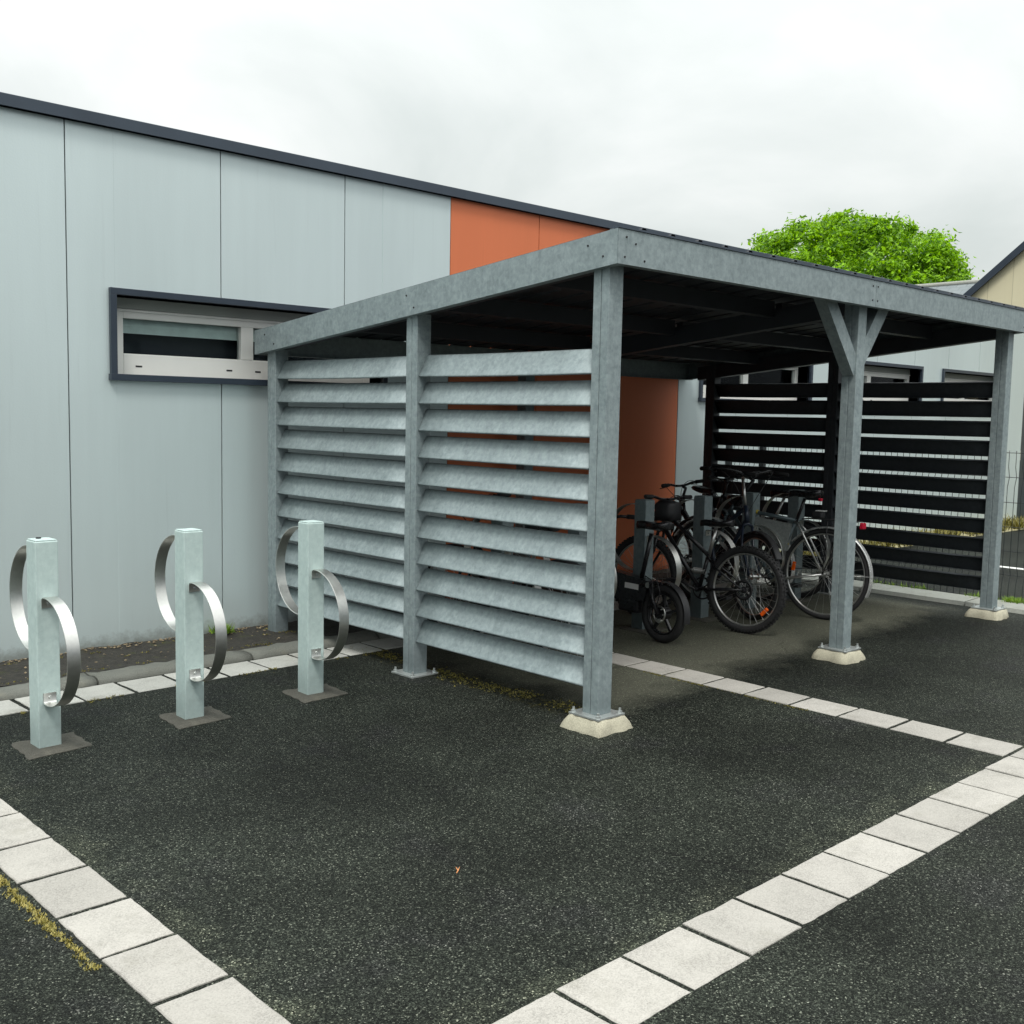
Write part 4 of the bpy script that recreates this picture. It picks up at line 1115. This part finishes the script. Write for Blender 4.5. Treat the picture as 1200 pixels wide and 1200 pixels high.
# crown: clumps of leaf faces over an uneven dome
clumps = []
for i in range(760):
    u = random.uniform(-.6, 1); a = random.uniform(0, 6.283); rr = math.sqrt(1-u*u)
    dvec = Vector((rr*math.cos(a), rr*math.sin(a), u))
    bumpy = 1+.10*noise.noise(dvec*2.3+Vector((3, 1, 7)))+.09*noise.noise(dvec*5.5)
    t = random.choice((random.uniform(.86, 1.0), random.uniform(.86, 1.0), random.uniform(.45, .9)))
    c = Vector((dvec.x*RX*bumpy*t, dvec.y*RX*bumpy*t, CZ+dvec.z*RZ*bumpy*t))
    if noise.noise(c*.8+Vector((9, 2, 4))) < -.36: continue
    if c.z < CZ-.4 and random.random() < .35: continue
    clumps.append((c, random.uniform(.18, .46)))
bm = B()
for c, s in clumps:
    for k in range(int(120*s/.35)):
        o_ = Vector((random.gauss(0, s*.5), random.gauss(0, s*.5), random.gauss(0, s*.36)))
        p = c+o_; n = (Vector((random.gauss(0, .6), random.gauss(0, .6), .7+random.gauss(0, .4)))+o_*1.0).normalized()
        t1 = n.orthogonal().normalized(); t1 = (Matrix.Rotation(random.uniform(0, 6.28), 3, n) @ t1); t2 = n.cross(t1)
        l = random.uniform(.05, .11); w = l*random.uniform(.35, .6)
        bm.faces.new([bm.verts.new(q) for q in (p-t1*l, p+t2*w-n*.02, p+t1*l*1.1, p-t2*w-n*.02)])
obj('crown', bm, M['leaf'], tr)

# ------------------------------------------------------------------ light
SUN_EL, SUN_AZ = 58, 224     # azimuth of the sun measured from +X, counter-clockwise
w = bpy.data.worlds.new('World'); S.world = w; w.use_nodes = True; nt = w.node_tree
bgn = nt.nodes['Background']
sky = nd(nt, 'ShaderNodeTexSky'); sky.sky_type = 'NISHITA'; sky.sun_disc = False; sky.sun_elevation = R(SUN_EL); sky.sun_rotation = R(90-SUN_AZ); sky.air_density = 1.5; sky.dust_density = 4
g = nd(nt, 'ShaderNodeTexCoord').outputs['Generated']
sp = nd(nt, 'ShaderNodeSeparateXYZ'); L(nt, g, sp.inputs[0])
# cloud layer seen in perspective: direction divided by height
zc = mth(nt, 'MAXIMUM', sp.outputs['Z'], 0.0)
den = mth(nt, 'ADD', zc, 0.40)
cv = nd(nt, 'ShaderNodeCombineXYZ'); L(nt, mth(nt, 'DIVIDE', sp.outputs['X'], den), cv.inputs[0]); L(nt, mth(nt, 'DIVIDE', sp.outputs['Y'], den), cv.inputs[1]); cv.inputs[2].default_value = 0.35
c1 = nd(nt, 'ShaderNodeTexNoise', Scale=1.7, Detail=7, Roughness=0.50, Distortion=0.4); L(nt, cv.outputs[0], c1.inputs['Vector'])
cr = ramp(nt, [(0.34, (0.79, 0.85, 0.832)), (0.50, (0.955, 1.0, 0.982)), (0.62, (1.11, 1.13, 1.115))]); L(nt, c1.outputs['Fac'], cr.inputs[0])
# overcast sky: brighter overhead
gr = mth(nt, 'MULTIPLY_ADD', mth(nt, 'POWER', zc, 1.9), 14.0, 6.75)
cl = nd(nt, 'ShaderNodeVectorMath'); cl.operation = 'SCALE'; L(nt, cr.outputs[0], cl.inputs[0]); L(nt, gr, cl.inputs['Scale'])
fin = mixc(nt, 0.94, sky.outputs[0], cl.outputs[0])
# unseen dark band added low in the sky behind the viewer, dimming the shelter
dt = mth(nt, 'ADD', mth(nt, 'MULTIPLY', sp.outputs['X'], -0.5), mth(nt, 'MULTIPLY', sp.outputs['Y'], -0.866))
side = nd(nt, 'ShaderNodeMapRange'); side.interpolation_type = 'SMOOTHSTEP'; L(nt, dt, side.inputs[0]); side.inputs[1].default_value = -0.45; side.inputs[2].default_value = 0.15
low = nd(nt, 'ShaderNodeMapRange'); low.interpolation_type = 'SMOOTHSTEP'; L(nt, mth(nt, 'MULTIPLY_ADD', c1.outputs['Fac'], 0.12, sp.outputs['Z']), low.inputs[0]); low.inputs[1].default_value = 0.44; low.inputs[2].default_value = 0.17
fin = mixc(nt, mth(nt, 'MULTIPLY', side.outputs[0], low.outputs[0]), fin, (1.5, 1.75, 1.95))
L(nt, fin, bgn.inputs['Color']); bgn.inputs['Strength'].default_value = 0.10
sl = bpy.data.lights.new('sun', 'SUN'); sl.energy = 1.5; sl.angle = R(14); sl.color = (1, .97, .92)
so = bpy.data.objects.new('sun', sl); COL.objects.link(so)
dv = Vector((math.cos(R(SUN_AZ))*math.cos(R(SUN_EL)), math.sin(R(SUN_AZ))*math.cos(R(SUN_EL)), math.sin(R(SUN_EL))))
so.rotation_euler = dv.to_track_quat('Z', 'Y').to_euler(); so.location = (0, 0, 10)

# ------------------------------------------------------------------ camera
cam = bpy.data.cameras.new('camera'); co = bpy.data.objects.new('camera', cam); COL.objects.link(co); S.camera = co
cam.sensor_width = 36; cam.sensor_height = 36; cam.lens = 36*1258.134/1200; cam.clip_end = 600; cam.clip_start = .05
yaw = R(42)+0.0697; pi_ = -0.0919; ro = 0.0201
f = Vector((math.cos(yaw)*math.cos(pi_), math.sin(yaw)*math.cos(pi_), math.sin(pi_)))
r_ = Vector((math.sin(yaw), -math.cos(yaw), 0)); u_ = r_.cross(f)
r2 = r_*math.cos(ro)+u_*math.sin(ro); u2 = -r_*math.sin(ro)+u_*math.cos(ro)
mw = Matrix((r2, u2, -f)).transposed().to_4x4(); mw.translation = (0, 0, 1.6)
co.matrix_world = mw

S.render.engine = 'CYCLES'
S.render.resolution_x = 1024; S.render.resolution_y = 1024
S.cycles.max_bounces = 6; S.cycles.diffuse_bounces = 1
S.view_settings.view_transform = 'Standard'; S.view_settings.look = 'None'; S.view_settings.exposure = 0.34; S.view_settings.gamma = 1.0
